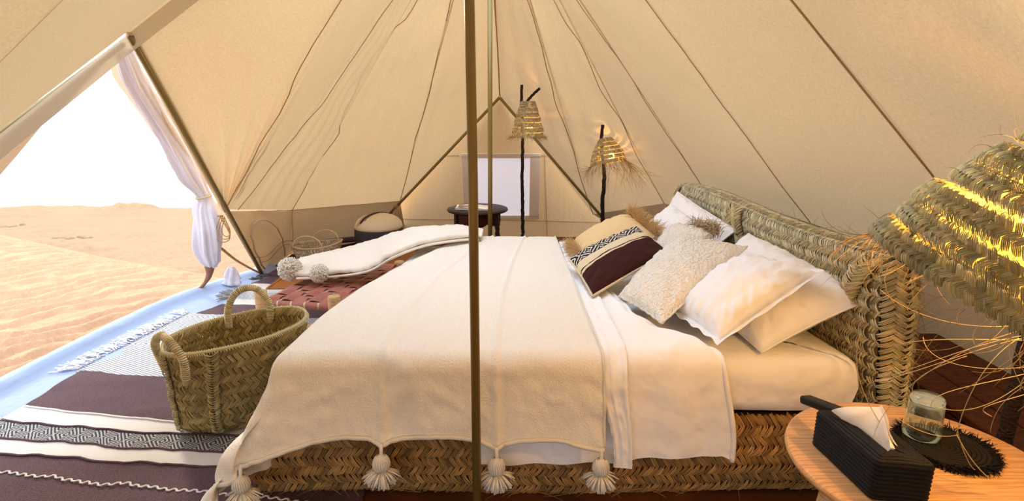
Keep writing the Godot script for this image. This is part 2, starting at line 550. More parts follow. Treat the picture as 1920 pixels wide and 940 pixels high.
func build_ground() -> void:
	var st := begin()
	# the near dune with its wind ripples
	var x0 := -7.6
	var nx := 220
	var nd := 250
	grid(st, nx, nd, func(u, v):
		var x: float = lerpf(-2.25, x0, u)
		var d: float = lerpf(0.3, 7.2, v)
		return P(x, d, sand_height(x, d)), 6.0, 6.0)
	var near := struct_mesh("sand_dune", st, M.sand, "rippled orange sand dune just outside the open tent door")
	# the plain beyond, out to the skyline
	st = begin()
	grid(st, 170, 200, func(u, v):
		var k: float = lerpf(-1.5, -0.36, u)
		var d: float = 5.0 * pow(62.0 / 5.0, v)
		var x: float = k * d
		var h := sand_height(x, d)
		if d < 7.2 and x > x0:
			h -= 0.05 * smoothstep(7.2, 6.9, d) + 0.12 * smoothstep(0.5, 0.0, dune_side(x, d))
		# hummocks on the skyline and on the plain
		for q in [[-32.0, 46.0, 0.85, 2.6], [-24.5, 48.0, 0.55, 3.0], [-20.0, 44.0, 0.45, 2.6], [-30.0, 30.0, 0.6, 3.2], [-14.0, 16.5, 0.45, 1.3], [-33.0, 36.0, 0.7, 2.4], [-26.5, 27.0, 0.35, 1.0]]:
			var e: float = Vector2(x - q[0], (d - q[1]) * 0.7).length() / q[3]
			h += q[2] * exp(-e * e) * (1.0 + 0.4 * nz2.get_noise_2d(x * 1.5, d * 1.5))
		return P(x, d, h), 40.0, 40.0)
	var plain := struct_mesh("desert_plain", st, M.sand_far, "wide sand plain with low hummocks running out to the pale skyline")
	# plain sand round the other sides of the tent
	st = begin()
	quad(st, P(-2.3, -30, -0.08), P(30, -30, -0.08), P(30, 30, -0.08), P(-2.3, 30, -0.08))
	quad(st, P(-40, -30, -0.12), P(-2.25, -30, -0.08), P(-2.25, 0.35, -0.08), P(-40, 0.35, -0.12))
	struct_mesh("sand_ground", st, M.sand, "level sand that the tent is pitched on")
	# tufts and stones on the plain
	for q in [[-9.6, 10.8, 0.20], [-6.4, 10.0, 0.12], [-24.0, 26.0, 0.30], [-27.5, 29.0, 0.28], [-17.0, 21.0, 0.22]]:
		st = begin()
		for k in 14:
			var a := rng.randf() * TAU
			var rr := rng.randf_range(0.0, 1.0)
			var x: float = q[0] + cos(a) * rr * q[2] * 3.4
			var d: float = q[1] + sin(a) * rr * q[2] * 2.0
			lathe(st, [Vector2(q[2] * 0.5, -0.25), Vector2(q[2] * 0.42, q[2] * 0.1), Vector2(q[2] * 0.2, q[2] * 0.3), Vector2(0.001, q[2] * 0.34)], 8, Transform3D(Basis.from_euler(Vector3(0.2, a, 0.1)), P(x, d, sand_height(x, d))), 0.5)
		obj("sand_mound", st, M.sand_far, plain)
	# ground sheet inside
	st = begin()
	var pts := PackedVector2Array()
	for q in [[-2.36, 1.2], [-2.33, 2.4], [-2.33, 2.9], [-2.28, 3.4], [-2.22, 4.0], [-2.17, 4.7], [-2.18, 5.38], [-1.75, 6.0], [-1.23, 6.3], [0.24, 6.2], [1.0, 6.15], [1.7, 5.6], [2.1, 4.6], [2.3, 3.0], [2.5, 2.1], [2.6, 1.0], [2.3, -0.2], [1.2, -1.3], [0, -1.65], [-1.2, -1.3], [-2.3, -0.2], [-2.45, 0.6]]:
		pts.append(Vector2(q[0], q[1]))
	for i in range(0, 1):
		var idx := Geometry2D.triangulate_polygon(pts)
		for k in idx.size() / 3:
			tri(st, P(pts[idx[k * 3]].x, pts[idx[k * 3]].y, 0), P(pts[idx[k * 3 + 1]].x, pts[idx[k * 3 + 1]].y, 0), P(pts[idx[k * 3 + 2]].x, pts[idx[k * 3 + 2]].y, 0))
			tri(st, P(pts[idx[k * 3]].x, pts[idx[k * 3]].y, -0.03), P(pts[idx[k * 3 + 2]].x, pts[idx[k * 3 + 2]].y, -0.03), P(pts[idx[k * 3 + 1]].x, pts[idx[k * 3 + 1]].y, -0.03))
	struct_mesh("floor", st, M.carpet, "dark brown matted floor of the tent")
	# the pale sill of the ground sheet at the open door
	var mid := [P(-2.70, 0.3, 0), P(-2.70, 1.0, 0), P(-2.66, 2.0, 0), P(-2.60, 2.6, 0), P(-2.585, 3.0, 0), P(-2.56, 3.4, 0), P(-2.50, 3.9, 0), P(-2.38, 4.3, 0), P(-2.22, 4.68, 0), P(-2.2, 4.9, 0)]
	var path := smooth_path(mid, 80)
	st = begin()
	var prof := [Vector2(-0.13, -0.05), Vector2(-0.12, 0.0), Vector2(-0.09, 0.035), Vector2(-0.045, 0.052), Vector2(0.0, 0.05), Vector2(0.03, 0.03), Vector2(0.055, 0.012), Vector2(0.12, 0.006), Vector2(0.2, 0.007), Vector2(0.3, 0.006), Vector2(0.42, 0.004)]
	grid(st, 80, prof.size() - 1, func(u, v):
		var i := int(round(u * 80))
		var k := int(round(v * (prof.size() - 1)))
		var t: Vector3 = (path[mini(i + 1, 80)] - path[maxi(i - 1, 0)]).normalized()
		var side := t.cross(Vector3.UP)
		if side.x < 0:
			side = -side
		var c: Vector3 = path[i]
		var wv := nz2.get_noise_2d(c.z * 2.5, k * 0.4) * 0.008 * (1.0 if k > 1 and k < 9 else 0.3)
		return c + side * prof[k].x * (0.7 if i > 70 and k > 6 else 1.0) + Vector3.UP * maxf(prof[k].y + wv, -0.05 if k < 2 else 0.0035), 10.0, 2.0)
	struct_mesh("trim_1", st, M.groundsheet, "pale blue grey groundsheet sill with a rolled edge along the door opening")

# ------------------------------------------------------------------ tent canvas
var TOP1 := Vector3(-0.13, 2.95, -1.62)
var TOP2 := Vector3(-0.15, 2.90, -4.0)
var DOOR := Vector3(-2.07, 1.80, -3.2)      # apex of the side door frame
var REAR := Vector3(-0.12, 1.53, -5.72)     # apex of the rear frame
var EL := Vector3(-2.158, 0.656, -4.14)     # eave at the far door leg
var ELN := Vector3(-2.47, 0.65, -1.56)      # eave at the near door leg
var BL := Vector3(-2.19, 0.0, -4.68)
var VENT := 2.18
var CL := Vector3(-2.69, 0.0, -0.63)

# a gore of canvas between the seams a0-b0 and a1-b1 (a above, b below)
func gore(a0: Vector3, a1: Vector3, b1: Vector3, b0: Vector3, sag: float, wr: float, fold := 0.0, fold_n := 7.0, seed_ := 0.0, cut := 9.0) -> SurfaceTool:
	var st := begin()
	var n := ((a1 - a0) + (b1 - b0)).cross((b0 - a0) + (b1 - a1)).normalized()
	if n.dot(Vector3(-0.1, 1.2, -2.8) - (a0 + b0 + b1) / 3.0) < 0:
		n = -n
	var su := maxf((a1 - a0).length(), (b1 - b0).length())
	var sv := (b0 - a0).length()
	grid(st, clampi(int(su / 0.05), 8, 60), clampi(int(sv / 0.06), 8, 60), func(u, v):
		var p: Vector3 = a0.lerp(a1, u).lerp(b0.lerp(b1, u), v)
		var edge: float = 4.0 * u * (1 - u)
		var vert: float = 4.0 * v * (1 - v)
		var k: float = sag * edge * (0.35 + 0.65 * vert) * sqrt(maxf(v, 0.0)) * (1.0 - pow(v, 10.0))
		k += wr * nz2.get_noise_3d(p.x * 1.6 + seed_, p.y * 1.3, p.z * 1.6) * minf(edge * 3, 1.0) * minf(vert * 3.0, 1.0)
		if fold > 0:
			k += fold * pow(v, 2.2) * (1.0 - pow(v, 14.0)) * sin(u * fold_n * PI + nz2.get_noise_2d(v * 3, seed_) * 2.0) * minf(edge * 3, 1.0) * (0.7 + 0.6 * nz2.get_noise_2d(u * 5, seed_))
		return p + n * k, su, sv)
	if cut < 9.0:
		return below(st, absf(cut), signf(cut))
	return st

# keeps what lies under a height: the ridge is left open as a long roof vent
func below(st: SurfaceTool, h: float, way := 1.0) -> SurfaceTool:
	var v: PackedVector3Array = st.commit_to_arrays()[Mesh.ARRAY_VERTEX]
	var out := begin()
	for i in range(0, v.size(), 3):
		var poly := []
		for k in 3:
			var a := v[i + k]
			var b := v[i + (k + 1) % 3]
			var a_in := (h - a.y) * way >= 0.0
			if a_in:
				poly.append(a)
			if a_in != ((h - b.y) * way >= 0.0):
				poly.append(a.lerp(b, (h - a.y) / (b.y - a.y)))
		for k in range(1, poly.size() - 1):
			tri(out, poly[0], poly[k], poly[k + 1])
	return out

func seam_line(parent: Node, a: Vector3, b: Vector3, wav := 0.02, r := 0.0045, bow := 0.0, seed_ := 1.0) -> void:
	var st := begin()
	var pts := []
	if a.y > 2.5 and a.z > TOP2.z + 0.1 and a.z < TOP1.z - 0.1:
		a = a.lerp(b, (a.y - VENT) / (a.y - b.y))
	var t := (b - a).normalized()
	var inn := (Vector3(-0.1, 1.0, -2.8) - (a + b) / 2.0)
	inn = (inn - t * inn.dot(t)).normalized()
	var s := t.cross(inn)
	for i in 41:
		var v := i / 40.0
		var e := 4 * v * (1 - v)
		pts.append(a.lerp(b, v) + inn * (0.006 + 0.0 * e) + s * (nz2.get_noise_2d(v * 2.4, seed_ * 7.0) * wav + bow) * e)
	tube(st, pts, r, 6, false, 0.5)
	obj("seam", st, M.seam, parent)

func build_tent() -> void:
	var roof := structure("ceiling", "cream canvas roof of the bell tent stitched from long tapered panels")
	var wl := structure("wall_left", "low canvas side wall at the far left, with a curved zip line")
	var wb := structure("wall_back", "canvas rear wall under the pitched frame, with a net window")
	var wr := structure("wall_right", "canvas side wall to the right, behind the bed and headboard")
	var wn := structure("wall_front", "canvas wall at the near end of the tent, behind the viewer")
	var mid := TOP1.lerp(TOP2, 0.52) + Vector3(0, -0.04, 0)     # ridge above the door
	var r_a := TOP1.lerp(TOP2, 0.60) + Vector3(0, -0.03, 0)
	var r_b := TOP1.lerp(TOP2, 0.22) + Vector3(0, -0.02, 0)
	var E2 := P(-2.05, 5.15, 0.49)
	var E4 := P(-1.16, 5.75, 0.479)
	var R1 := P(0.845, 5.75, 0.339)
	var R2 := P(1.40, 5.1, 0.56)
	var R3 := P(1.60, 4.25, 0.63)
	var R4 := P(1.79, 3.08, 0.65)
	var R5 := P(2.12, 2.15, 0.65)
	var R6 := P(2.30, 1.2, 0.65)
	var R7 := P(2.1, 0.0, 0.65)
	var N1 := P(1.2, -1.1, 0.65)
	var N2 := P(0, -1.5, 0.65)
	var N3 := P(-1.2, -1.1, 0.65)
	var N4 := P(-2.2, 0.0, 0.65)
	var N5 := P(-2.5, 0.6, 0.65)
	var panels := [
		[mid, DOOR, EL, mid.lerp(EL, 0.5), 0, 0, 0, 0],   # placeholder, replaced below
	]
	panels = [
		# a0, a1, b1, b0, sag, wrinkle, fold, folds
		[DOOR, mid, mid.lerp(EL, 0.999), EL, 0.02, 0.025, 0.03, 8.0],
		[mid, r_a, EL + Vector3(0.03, 0.01, -0.04), EL, 0.02, 0.03, 0.03, 5.0],
		[r_a, TOP2, EL + Vector3(0.06, 0.0, -0.09), EL + Vector3(0.03, 0.01, -0.04), 0.0, 0.01, 0.0, 3.0],
		[TOP2, TOP2 + Vector3(0.01, 0, 0), E2, EL + Vector3(0.06, 0.0, -0.09), -0.02, 0.035, 0.045, 9.0],
		[TOP2, TOP2 + Vector3(0.02, 0, 0), E4, E2, -0.02, 0.035, 0.025, 9.0],
		[TOP2, TOP2 + Vector3(0.02, 0, 0), REAR, E4, -0.01, 0.03, 0.02, 6.0],
		[TOP2, TOP2 + Vector3(0.02, 0, 0), R1, REAR, -0.01, 0.03, 0.02, 6.0],
		[TOP2, TOP2 + Vector3(0.02, 0, 0.02), R2, R1, -0.02, 0.03, 0.02, 5.0],
		[TOP2, TOP2 + Vector3(0.02, 0, 0.04), R3, R2, -0.02, 0.03, 0.015, 5.0],
		[TOP2, r_a, R4, R3, -0.03, 0.025, 0.0, 5.0],
		[r_a, r_b, R5, R4, -0.03, 0.025, 0.0, 5.0],
		[r_b, TOP1, R6, R5, -0.03, 0.025, 0.0, 5.0],
		[TOP1, TOP1 + Vector3(0.01, 0, 0.02), R7, R6, -0.02, 0.03, 0.0, 5.0],
		[TOP1, TOP1 + Vector3(0.01, 0, 0.02), N1, R7, -0.02, 0.03, 0.0, 5.0],
		[TOP1, TOP1 + Vector3(0.01, 0, 0.02), N2, N1, -0.02, 0.03, 0.0, 5.0],
		[TOP1, TOP1 + Vector3(-0.01, 0, 0.02), N3, N2, -0.02, 0.03, 0.0, 5.0],
		[TOP1, TOP1 + Vector3(-0.01, 0, 0.02), N4, N3, -0.02, 0.03, 0.0, 5.0],
		[TOP1, TOP1 + Vector3(-0.01, 0, 0), N5, N4, -0.02, 0.03, 0.0, 5.0],
		[TOP1, r_b, ELN.lerp(N5, 0.55), N5, -0.02, 0.03, 0.0, 5.0],
	]
	var k := 0
	for q in panels:
		k += 1
		obj("canvas_panel", gore(q[0], q[1], q[2], q[3], q[4], q[5], q[6], q[7], k * 3.7, VENT if k in [1, 2, 3, 10, 11] else (-1.0 if k in [16] else 9.0)), M.canvas, roof)
	# the triangle between the door fold and the far door leg, and the panel this side of the door
	var st := begin()
	for i in 1:
		pass
	obj("canvas_panel", gore(r_b, mid, DOOR, DOOR.lerp(ELN, 0.45), -0.02, 0.02, 0.0, 5.0, 91.0, VENT), M.canvas, roof)
	obj("canvas_panel", gore(r_b, r_b.lerp(DOOR.lerp(ELN, 0.45), 0.02), ELN, ELN.lerp(N5, 0.55), -0.02, 0.02, 0.0, 5.0, 95.0), M.canvas, roof)
	obj("canvas_panel", gore(r_b, DOOR.lerp(ELN, 0.45), ELN, ELN.lerp(r_b, 0.01), 0.0, 0.0, 0.0, 5.0, 97.0), M.canvas, roof)
	# pale tape along the door fold and down the near door leg
	st = begin()
	var hem_pts := [mid.lerp(DOOR, 0.2), mid.lerp(DOOR, 0.6), DOOR + Vector3(0.0, 0.0, 0), DOOR.lerp(CL, 0.35), DOOR.lerp(CL, 0.7), CL]
	var hn := Vector3(0.75, -0.35, -0.3).normalized()
	for i in hem_pts.size() - 1:
		var a: Vector3 = hem_pts[i] + hn * 0.012
		var b: Vector3 = hem_pts[i + 1] + hn * 0.012
		var dn := Vector3(-0.015, -0.095, -0.02) if i > 0 else Vector3(0, -0.07, -0.02)
		grid(st, 12, 2, func(u, v): return a.lerp(b, u) + dn * v + hn * 0.008 * sin(v * PI), 2, 1)
	obj("door_tape", st, M.hem, roof)
	# seams
	seam_line(roof, mid, EL, 0.05, 0.0042, 0.02, 1.0)
	seam_line(roof, TOP2, EL + Vector3(0.06, 0.0, -0.09), 0.05, 0.0042, -0.03, 2.0)
	seam_line(roof, TOP2, E2, 0.16, 0.0042, 0.02, 3.0)
	seam_line(roof, TOP2, E4, 0.03, 0.0042, 0.0, 4.0)
	seam_line(roof, TOP2, REAR, 0.01, 0.006, 0.0, 5.0)
	seam_line(roof, TOP2, R1, 0.04, 0.0042, 0.02, 6.0)
	seam_line(roof, TOP2, R2, 0.06, 0.0042, 0.02, 7.0)
	seam_line(roof, TOP2, R3, 0.04, 0.0042, 0.0, 8.0)
	seam_line(roof, r_a, R4, 0.03, 0.0042, 0.0, 9.0)
	seam_line(roof, r_b, R5, 0.03, 0.0065, 0.0, 10.0)
	seam_line(roof, TOP1, R6, 0.03, 0.0065, 0.0, 11.0)
	seam_line(roof, r_b, ELN.lerp(N5, 0.55), 0.02, 0.008, 0.0, 12.0)
	for q in [[EL, E2], [E2, E4]]:
		seam_line(wl, q[0] + Vector3(0.01, 0, 0.01), q[1] + Vector3(0.01, 0, 0.01), 0.01, 0.005, 0.0, 13.0)
	# left wall between the door leg and the rear frame
	var base := [P(-2.23, 4.3, 0.3), BL, P(-2.2, 5.38, 0), P(-1.75, 6.02, 0), P(-1.23, 6.32, 0)]
	for q in [[EL, E2, P(-2.22, 5.42, -0.01), BL + Vector3(0, -0.01, 0)], [E2, E4, P(-1.23, 6.34, -0.01), P(-2.22, 5.42, -0.01)]]:
		obj("wall_panel", gore(q[0], q[1], q[2], q[3], -0.02, 0.04, 0.015, 6.0, q[0].x), M.wall_canvas, wl)
	# curved zip line and stitched lines on the left wall
	var za := func(u, v): # point on the left wall panel, slightly proud
		return EL.lerp(E2, u).lerp(BL.lerp(P(-2.22, 5.42, 0), u), v) + Vector3(0.035, 0.02, 0.02)
	st = begin()
	var arc := []
	for i in 33:
		var a := PI * (1.08 - i / 32.0 * 1.16)
		arc.append(za.call(0.40 + 0.33 * cos(a) * (1.0 + 0.04 * sin(i * 1.7)), 0.80 - 0.62 * maxf(sin(a), -0.3)))
	tube(st, arc, 0.008, 6, true, 0.6)
	obj("zip_line", st, M.canvas_grey, wl)
	for vv in [0.72, 0.80]:
		st = begin()
		var ln := []
		for i in 17:
			ln.append(za.call(i / 16.0, vv + 0.06 * sin(i * 0.4)))
		tube(st, ln, 0.004, 5, true, 0.6)
		obj("stitch_line", st, M.seam, wl)
	st = begin()
	var cr := []
	for i in 15:
		cr.append(za.call(0.97 - 0.02 * sin(i * 0.5), i / 15.0))
	tube(st, cr, 0.004, 5, true, 0.6)
	obj("stitch_line", st, M.seam, wl)
	# dark plum skirt lying along the foot of the left wall
	st = begin()
	var sk := smooth_path([P(-2.06, 4.62, 0.01), P(-2.02, 4.85, 0.03), P(-2.0, 5.1, 0.06), P(-1.98, 5.35, 0.10), P(-1.8, 5.65, 0.08), P(-1.5, 5.95, 0.04)], 24)
	tube(st, sk, 0.05, 10, true, 0.55)
	obj("rolled_skirt", st, mat("plum canvas", Color(0.36, 0.24, 0.27), 0.9), wl)
	# rear wall: a plane leaning in, with an opening for the window
	var zof := func(x, y): return P(x, 6.2 - 0.31 * y, y)
	var outer := PackedVector2Array([Vector2(-1.75, -0.02), Vector2(1.5, -0.02), Vector2(1.42, 0.16), Vector2(0.95, 0.36), Vector2(-0.12, 1.55), Vector2(-1.3, 0.44), Vector2(-1.6, 0.2)])
	var wx0 := -0.46
	var wx1 := 0.21
	var wy0 := 0.25
	var wy1 := 0.915
	for rc in [Rect2(-3, -1, 3 + wx0, 4), Rect2(wx1, -1, 3, 4), Rect2(wx0, -1, wx1 - wx0, 1 + wy0), Rect2(wx0, wy1, wx1 - wx0, 3)]:
		var rp := PackedVector2Array([rc.position, rc.position + Vector2(rc.size.x, 0), rc.end, rc.position + Vector2(0, rc.size.y)])
		for poly in Geometry2D.intersect_polygons(outer, rp):
			var idx := Geometry2D.triangulate_polygon(poly)
			st = begin()
			for t in idx.size() / 3:
				tri(st, zof.call(poly[idx[t * 3]].x, poly[idx[t * 3]].y), zof.call(poly[idx[t * 3 + 1]].x, poly[idx[t * 3 + 1]].y), zof.call(poly[idx[t * 3 + 2]].x, poly[idx[t * 3 + 2]].y))
			obj("wall_panel", st, M.wall_canvas, wb)
	for q in [[Vector2(-1.6, 0.22), Vector2(0.0, 0.20)], [Vector2(0.0, 0.20), Vector2(1.3, 0.17)], [Vector2(-0.95, 0.93), Vector2(-0.55, 0.93)], [Vector2(0.30, 0.93), Vector2(0.5, 0.92)], [Vector2(0.34, 0.95), Vector2(0.40, 0.0)]]:
		st = begin()
		var s_a: Vector3 = zof.call(q[0].x, q[0].y) + Vector3(0, 0, 0.006)
		var s_b: Vector3 = zof.call(q[1].x, q[1].y) + Vector3(0, 0, 0.006)
		tube(st, [s_a, s_a.lerp(s_b, 0.5), s_b], 0.004, 5, true, 0.6)
		obj("stitch_line", st, M.seam, wb)
	var win := structure("window_1", "pale lilac net window set in the rear tent wall", zof.call((wx0 + wx1) / 2, wy0))
	st = begin()
	grid(st, 24, 24, func(u, v): return zof.call(lerpf(wx0, wx1, u), lerpf(wy0, wy1, v)) + Vector3(0, 0, 0.004 + 0.006 * nz2.get_noise_2d(u * 4, v * 2)), 1, 1)
	obj("net", st, M.mesh_net, win)
	for q in [[wx0 - 0.07, wx0 + 0.02, wy0 - 0.03, wy1 + 0.03], [wx1 - 0.02, wx1 + 0.09, wy0 - 0.03, wy1 + 0.03], [wx0 - 0.07, wx1 + 0.09, wy1 - 0.01, wy1 + 0.04], [wx0 - 0.07, wx1 + 0.09, wy0 - 0.03, wy0 + 0.01]]:
		st = begin()
		var c0: Vector3 = zof.call((q[0] + q[1]) / 2, (q[2] + q[3]) / 2) + Vector3(0, 0, 0.014)
		rbox(st, Transform3D(Basis.from_euler(Vector3(atan(0.31), 0, 0)), c0), Vector3(q[1] - q[0], q[3] - q[2], 0.012), 0.003)
		obj("window_border", st, M.window_tape, win)
	# right and near walls under the eaves
	var right_eave := [R1, R2, R3, R4, R5, R6]
	var right_base := [P(1.35, 6.2, -0.02), P(1.78, 5.55, -0.02), P(2.1, 4.5, -0.02), P(2.25, 3.0, -0.02), P(2.36, 2.1, -0.02), P(2.45, 1.2, -0.02)]
	for i in 5:
		obj("wall_panel", gore(right_eave[i], right_eave[i + 1], right_base[i + 1], right_base[i], -0.02, 0.03, 0.0, 5.0, i * 5.0), M.wall_canvas, wr)
	var near_eave := [R6, R7, N1, N2, N3, N4, N5, ELN]
	var near_base := [P(2.45, 1.2, -0.02), P(2.2, -0.1, -0.02), P(1.25, -1.2, -0.02), P(0, -1.6, -0.02), P(-1.25, -1.2, -0.02), P(-2.3, -0.1, -0.02), P(-2.6, 0.3, -0.02), CL]
	for i in 7:
		if i >= 2 and i <= 4:   # the wall is rolled up behind the viewer
			continue
		obj("wall_panel", gore(near_eave[i], near_eave[i + 1], near_base[i + 1], near_base[i], -0.02, 0.03, 0.0, 5.0, i * 4.0), M.wall_canvas, wn)
	# cloth flaps either side of the door opening
	var door := structure("door_1", "open triangular side door of the tent looking onto the desert")
	var flap_edge := smooth_path([P(-2.225, 3.2, 1.70), P(-2.29, 2.5, 1.105), P(-2.40, 1.6, 0.35), P(-2.45, 1.2, 0.01)], 30)
	st = begin()
	grid(st, 30, 8, func(u, v):
		var a: Vector3 = DOOR.lerp(CL, u) + Vector3(0.0, -0.02, 0)
		var b: Vector3 = flap_edge[int(round(u * 30))]
		return a.lerp(b, v) + Vector3(-0.05, 0, -0.02) * sin(v * PI) + Vector3(0.02, 0, 0) * sin(v * 9.0) * nz2.get_noise_2d(u * 3, 2), 2, 1)
	obj("door_flap", st, M.canvas_grey, door)
	st = begin()
	var rf := smooth_path([P(-2.17, 3.22, 1.71), P(-2.30, 3.37, 1.60), P(-2.33, 3.52, 1.47), P(-2.33, 3.62, 1.36), P(-2.33, 3.76, 1.2), P(-2.27, 4.1, 0.80)], 24)
	grid(st, 24, 6, func(u, v):
		var a: Vector3 = DOOR.lerp(BL, u * 0.62) + Vector3(-0.13, -0.01, -0.16)
		var e: Vector3 = Vector3(0, 1.4, 0) + (rf[int(round(u * 24))] - Vector3(0, 1.4, 0)) * 1.07
		return a.lerp(e, v) + Vector3(-0.03, 0, 0) * sin(v * PI), 2, 1)
	obj("door_flap", st, M.canvas_grey, door)
	st = begin()
	grid(st, 30, 4, func(u, v):
		var a: Vector3 = DOOR.lerp(EL, u)
		return a + Vector3(0.04, 0.0, -0.03) * (v - 0.2) + Vector3(0.02, 0.01, 0) * sin(v * PI) * (0.5 + sin(u * PI)), 2, 1)
	obj("leg_sleeve", st, M.canvas, door)

func build_poles() -> void:
	var t := thing("tent_pole", "near olive metal tent pole standing in front of the bed", "pole", P(-0.115, 1.62, 0))
	var st := begin()
	tube(st, [P(-0.118, 1.62, 0.01), P(-0.113, 1.62, 1.2), P(-0.118, 1.62, 2.93)], 0.0145, 20)
	obj("shaft", st, M.steel, t)
	st = begin()
	lathe(st, [Vector2(0.0, 0.0), Vector2(0.035, 0.0), Vector2(0.035, 0.006), Vector2(0.018, 0.012), Vector2(0.016, 0.03)], 20, Transform3D(Basis(), P(-0.118, 1.62, 0.002)))
	obj("foot", st, M.steel, t)
	t = thing("tent_pole", "far olive metal tent pole rising behind the bed", "pole", P(-0.16, 4.0, 0))
	st = begin()
	tube(st, [P(-0.165, 4.0, 0.01), P(-0.155, 4.0, 1.0), P(-0.14, 4.0, 2.88)], 0.016, 16)
	obj("shaft", st, M.steel, t)
	st = begin()
	lathe(st, [Vector2(0.0, 0.0), Vector2(0.035, 0.0), Vector2(0.035, 0.006), Vector2(0.018, 0.012), Vector2(0.016, 0.03)], 16, Transform3D(Basis(), P(-0.165, 4.0, 0.002)))
	obj("foot", st, M.steel, t)
	t = thing("door_frame", "long slanting olive pole frame of the open side door", "door frame", BL + Vector3(0.0, 0, 0))
	st = begin()
	tube(st, [BL + Vector3(0.02, 0.015, 0.02), DOOR.lerp(BL, 0.5) + Vector3(0.025, 0, 0.01), DOOR + Vector3(0.02, -0.02, 0)], 0.016, 14)
	obj("leg", st, M.steel, t)
	st = begin()
	tube(st, [CL + Vector3(-0.03, 0.02, 0), DOOR.lerp(CL, 0.5) + Vector3(-0.05, -0.02, 0), DOOR + Vector3(-0.03, -0.05, 0)], 0.014, 14)
	obj("leg", st, M.steel, t)
	t = thing("rear_frame", "inverted V pole frame holding up the rear tent wall", "frame", P(-0.12, 5.7, 0))
	for q in [P(-1.60, 5.72, 0.015), P(1.20, 5.52, 0.015)]:
		st = begin()
		tube(st, [q, q.lerp(REAR, 0.5) + Vector3(0, -0.01, 0.0), REAR + Vector3(0, -0.02, 0.12)], 0.014, 12)
		obj("leg", st, M.steel, t)
	# tied loops of cord
	var spots := [[P(-2.17, 4.12, 0.63), 0.20, "pale cord loops tied beside the slanting door pole", 3], [P(-1.17, 5.58, 0.46), 0.15, "cord loop hanging by the left foot of the rear frame, above the pouf", 2], [P(0.89, 5.46, 0.34), 0.14, "cord loop hanging from the right leg of the rear frame", 2]]
	for q in spots:
		st = begin()
		for k in q[3]:
			var w: float = q[1] * 0.28 * (1.0 - 0.22 * k)
			var h: float = q[1] * (1.0 - 0.12 * k)
			var pts := []
			for i in 25:
				var a := TAU * i / 24.0
				pts.append(q[0] + Vector3(sin(a) * w * (0.5 - 0.5 * cos(a)) * 1.5 + 0.02 * k, -h * (0.5 - 0.5 * cos(a)), 0.02 + 0.01 * k))
			tube(st, pts, 0.0035, 5, false)
		tube(st, [q[0] + Vector3(-0.02, 0, 0.02), q[0] + Vector3(0.02, 0.0, 0.02)], 0.007, 6)
		tag(obj("cord_loop", st, mat("tan cord", Color(0.66, 0.50, 0.30), 0.9)), q[2], "cord")

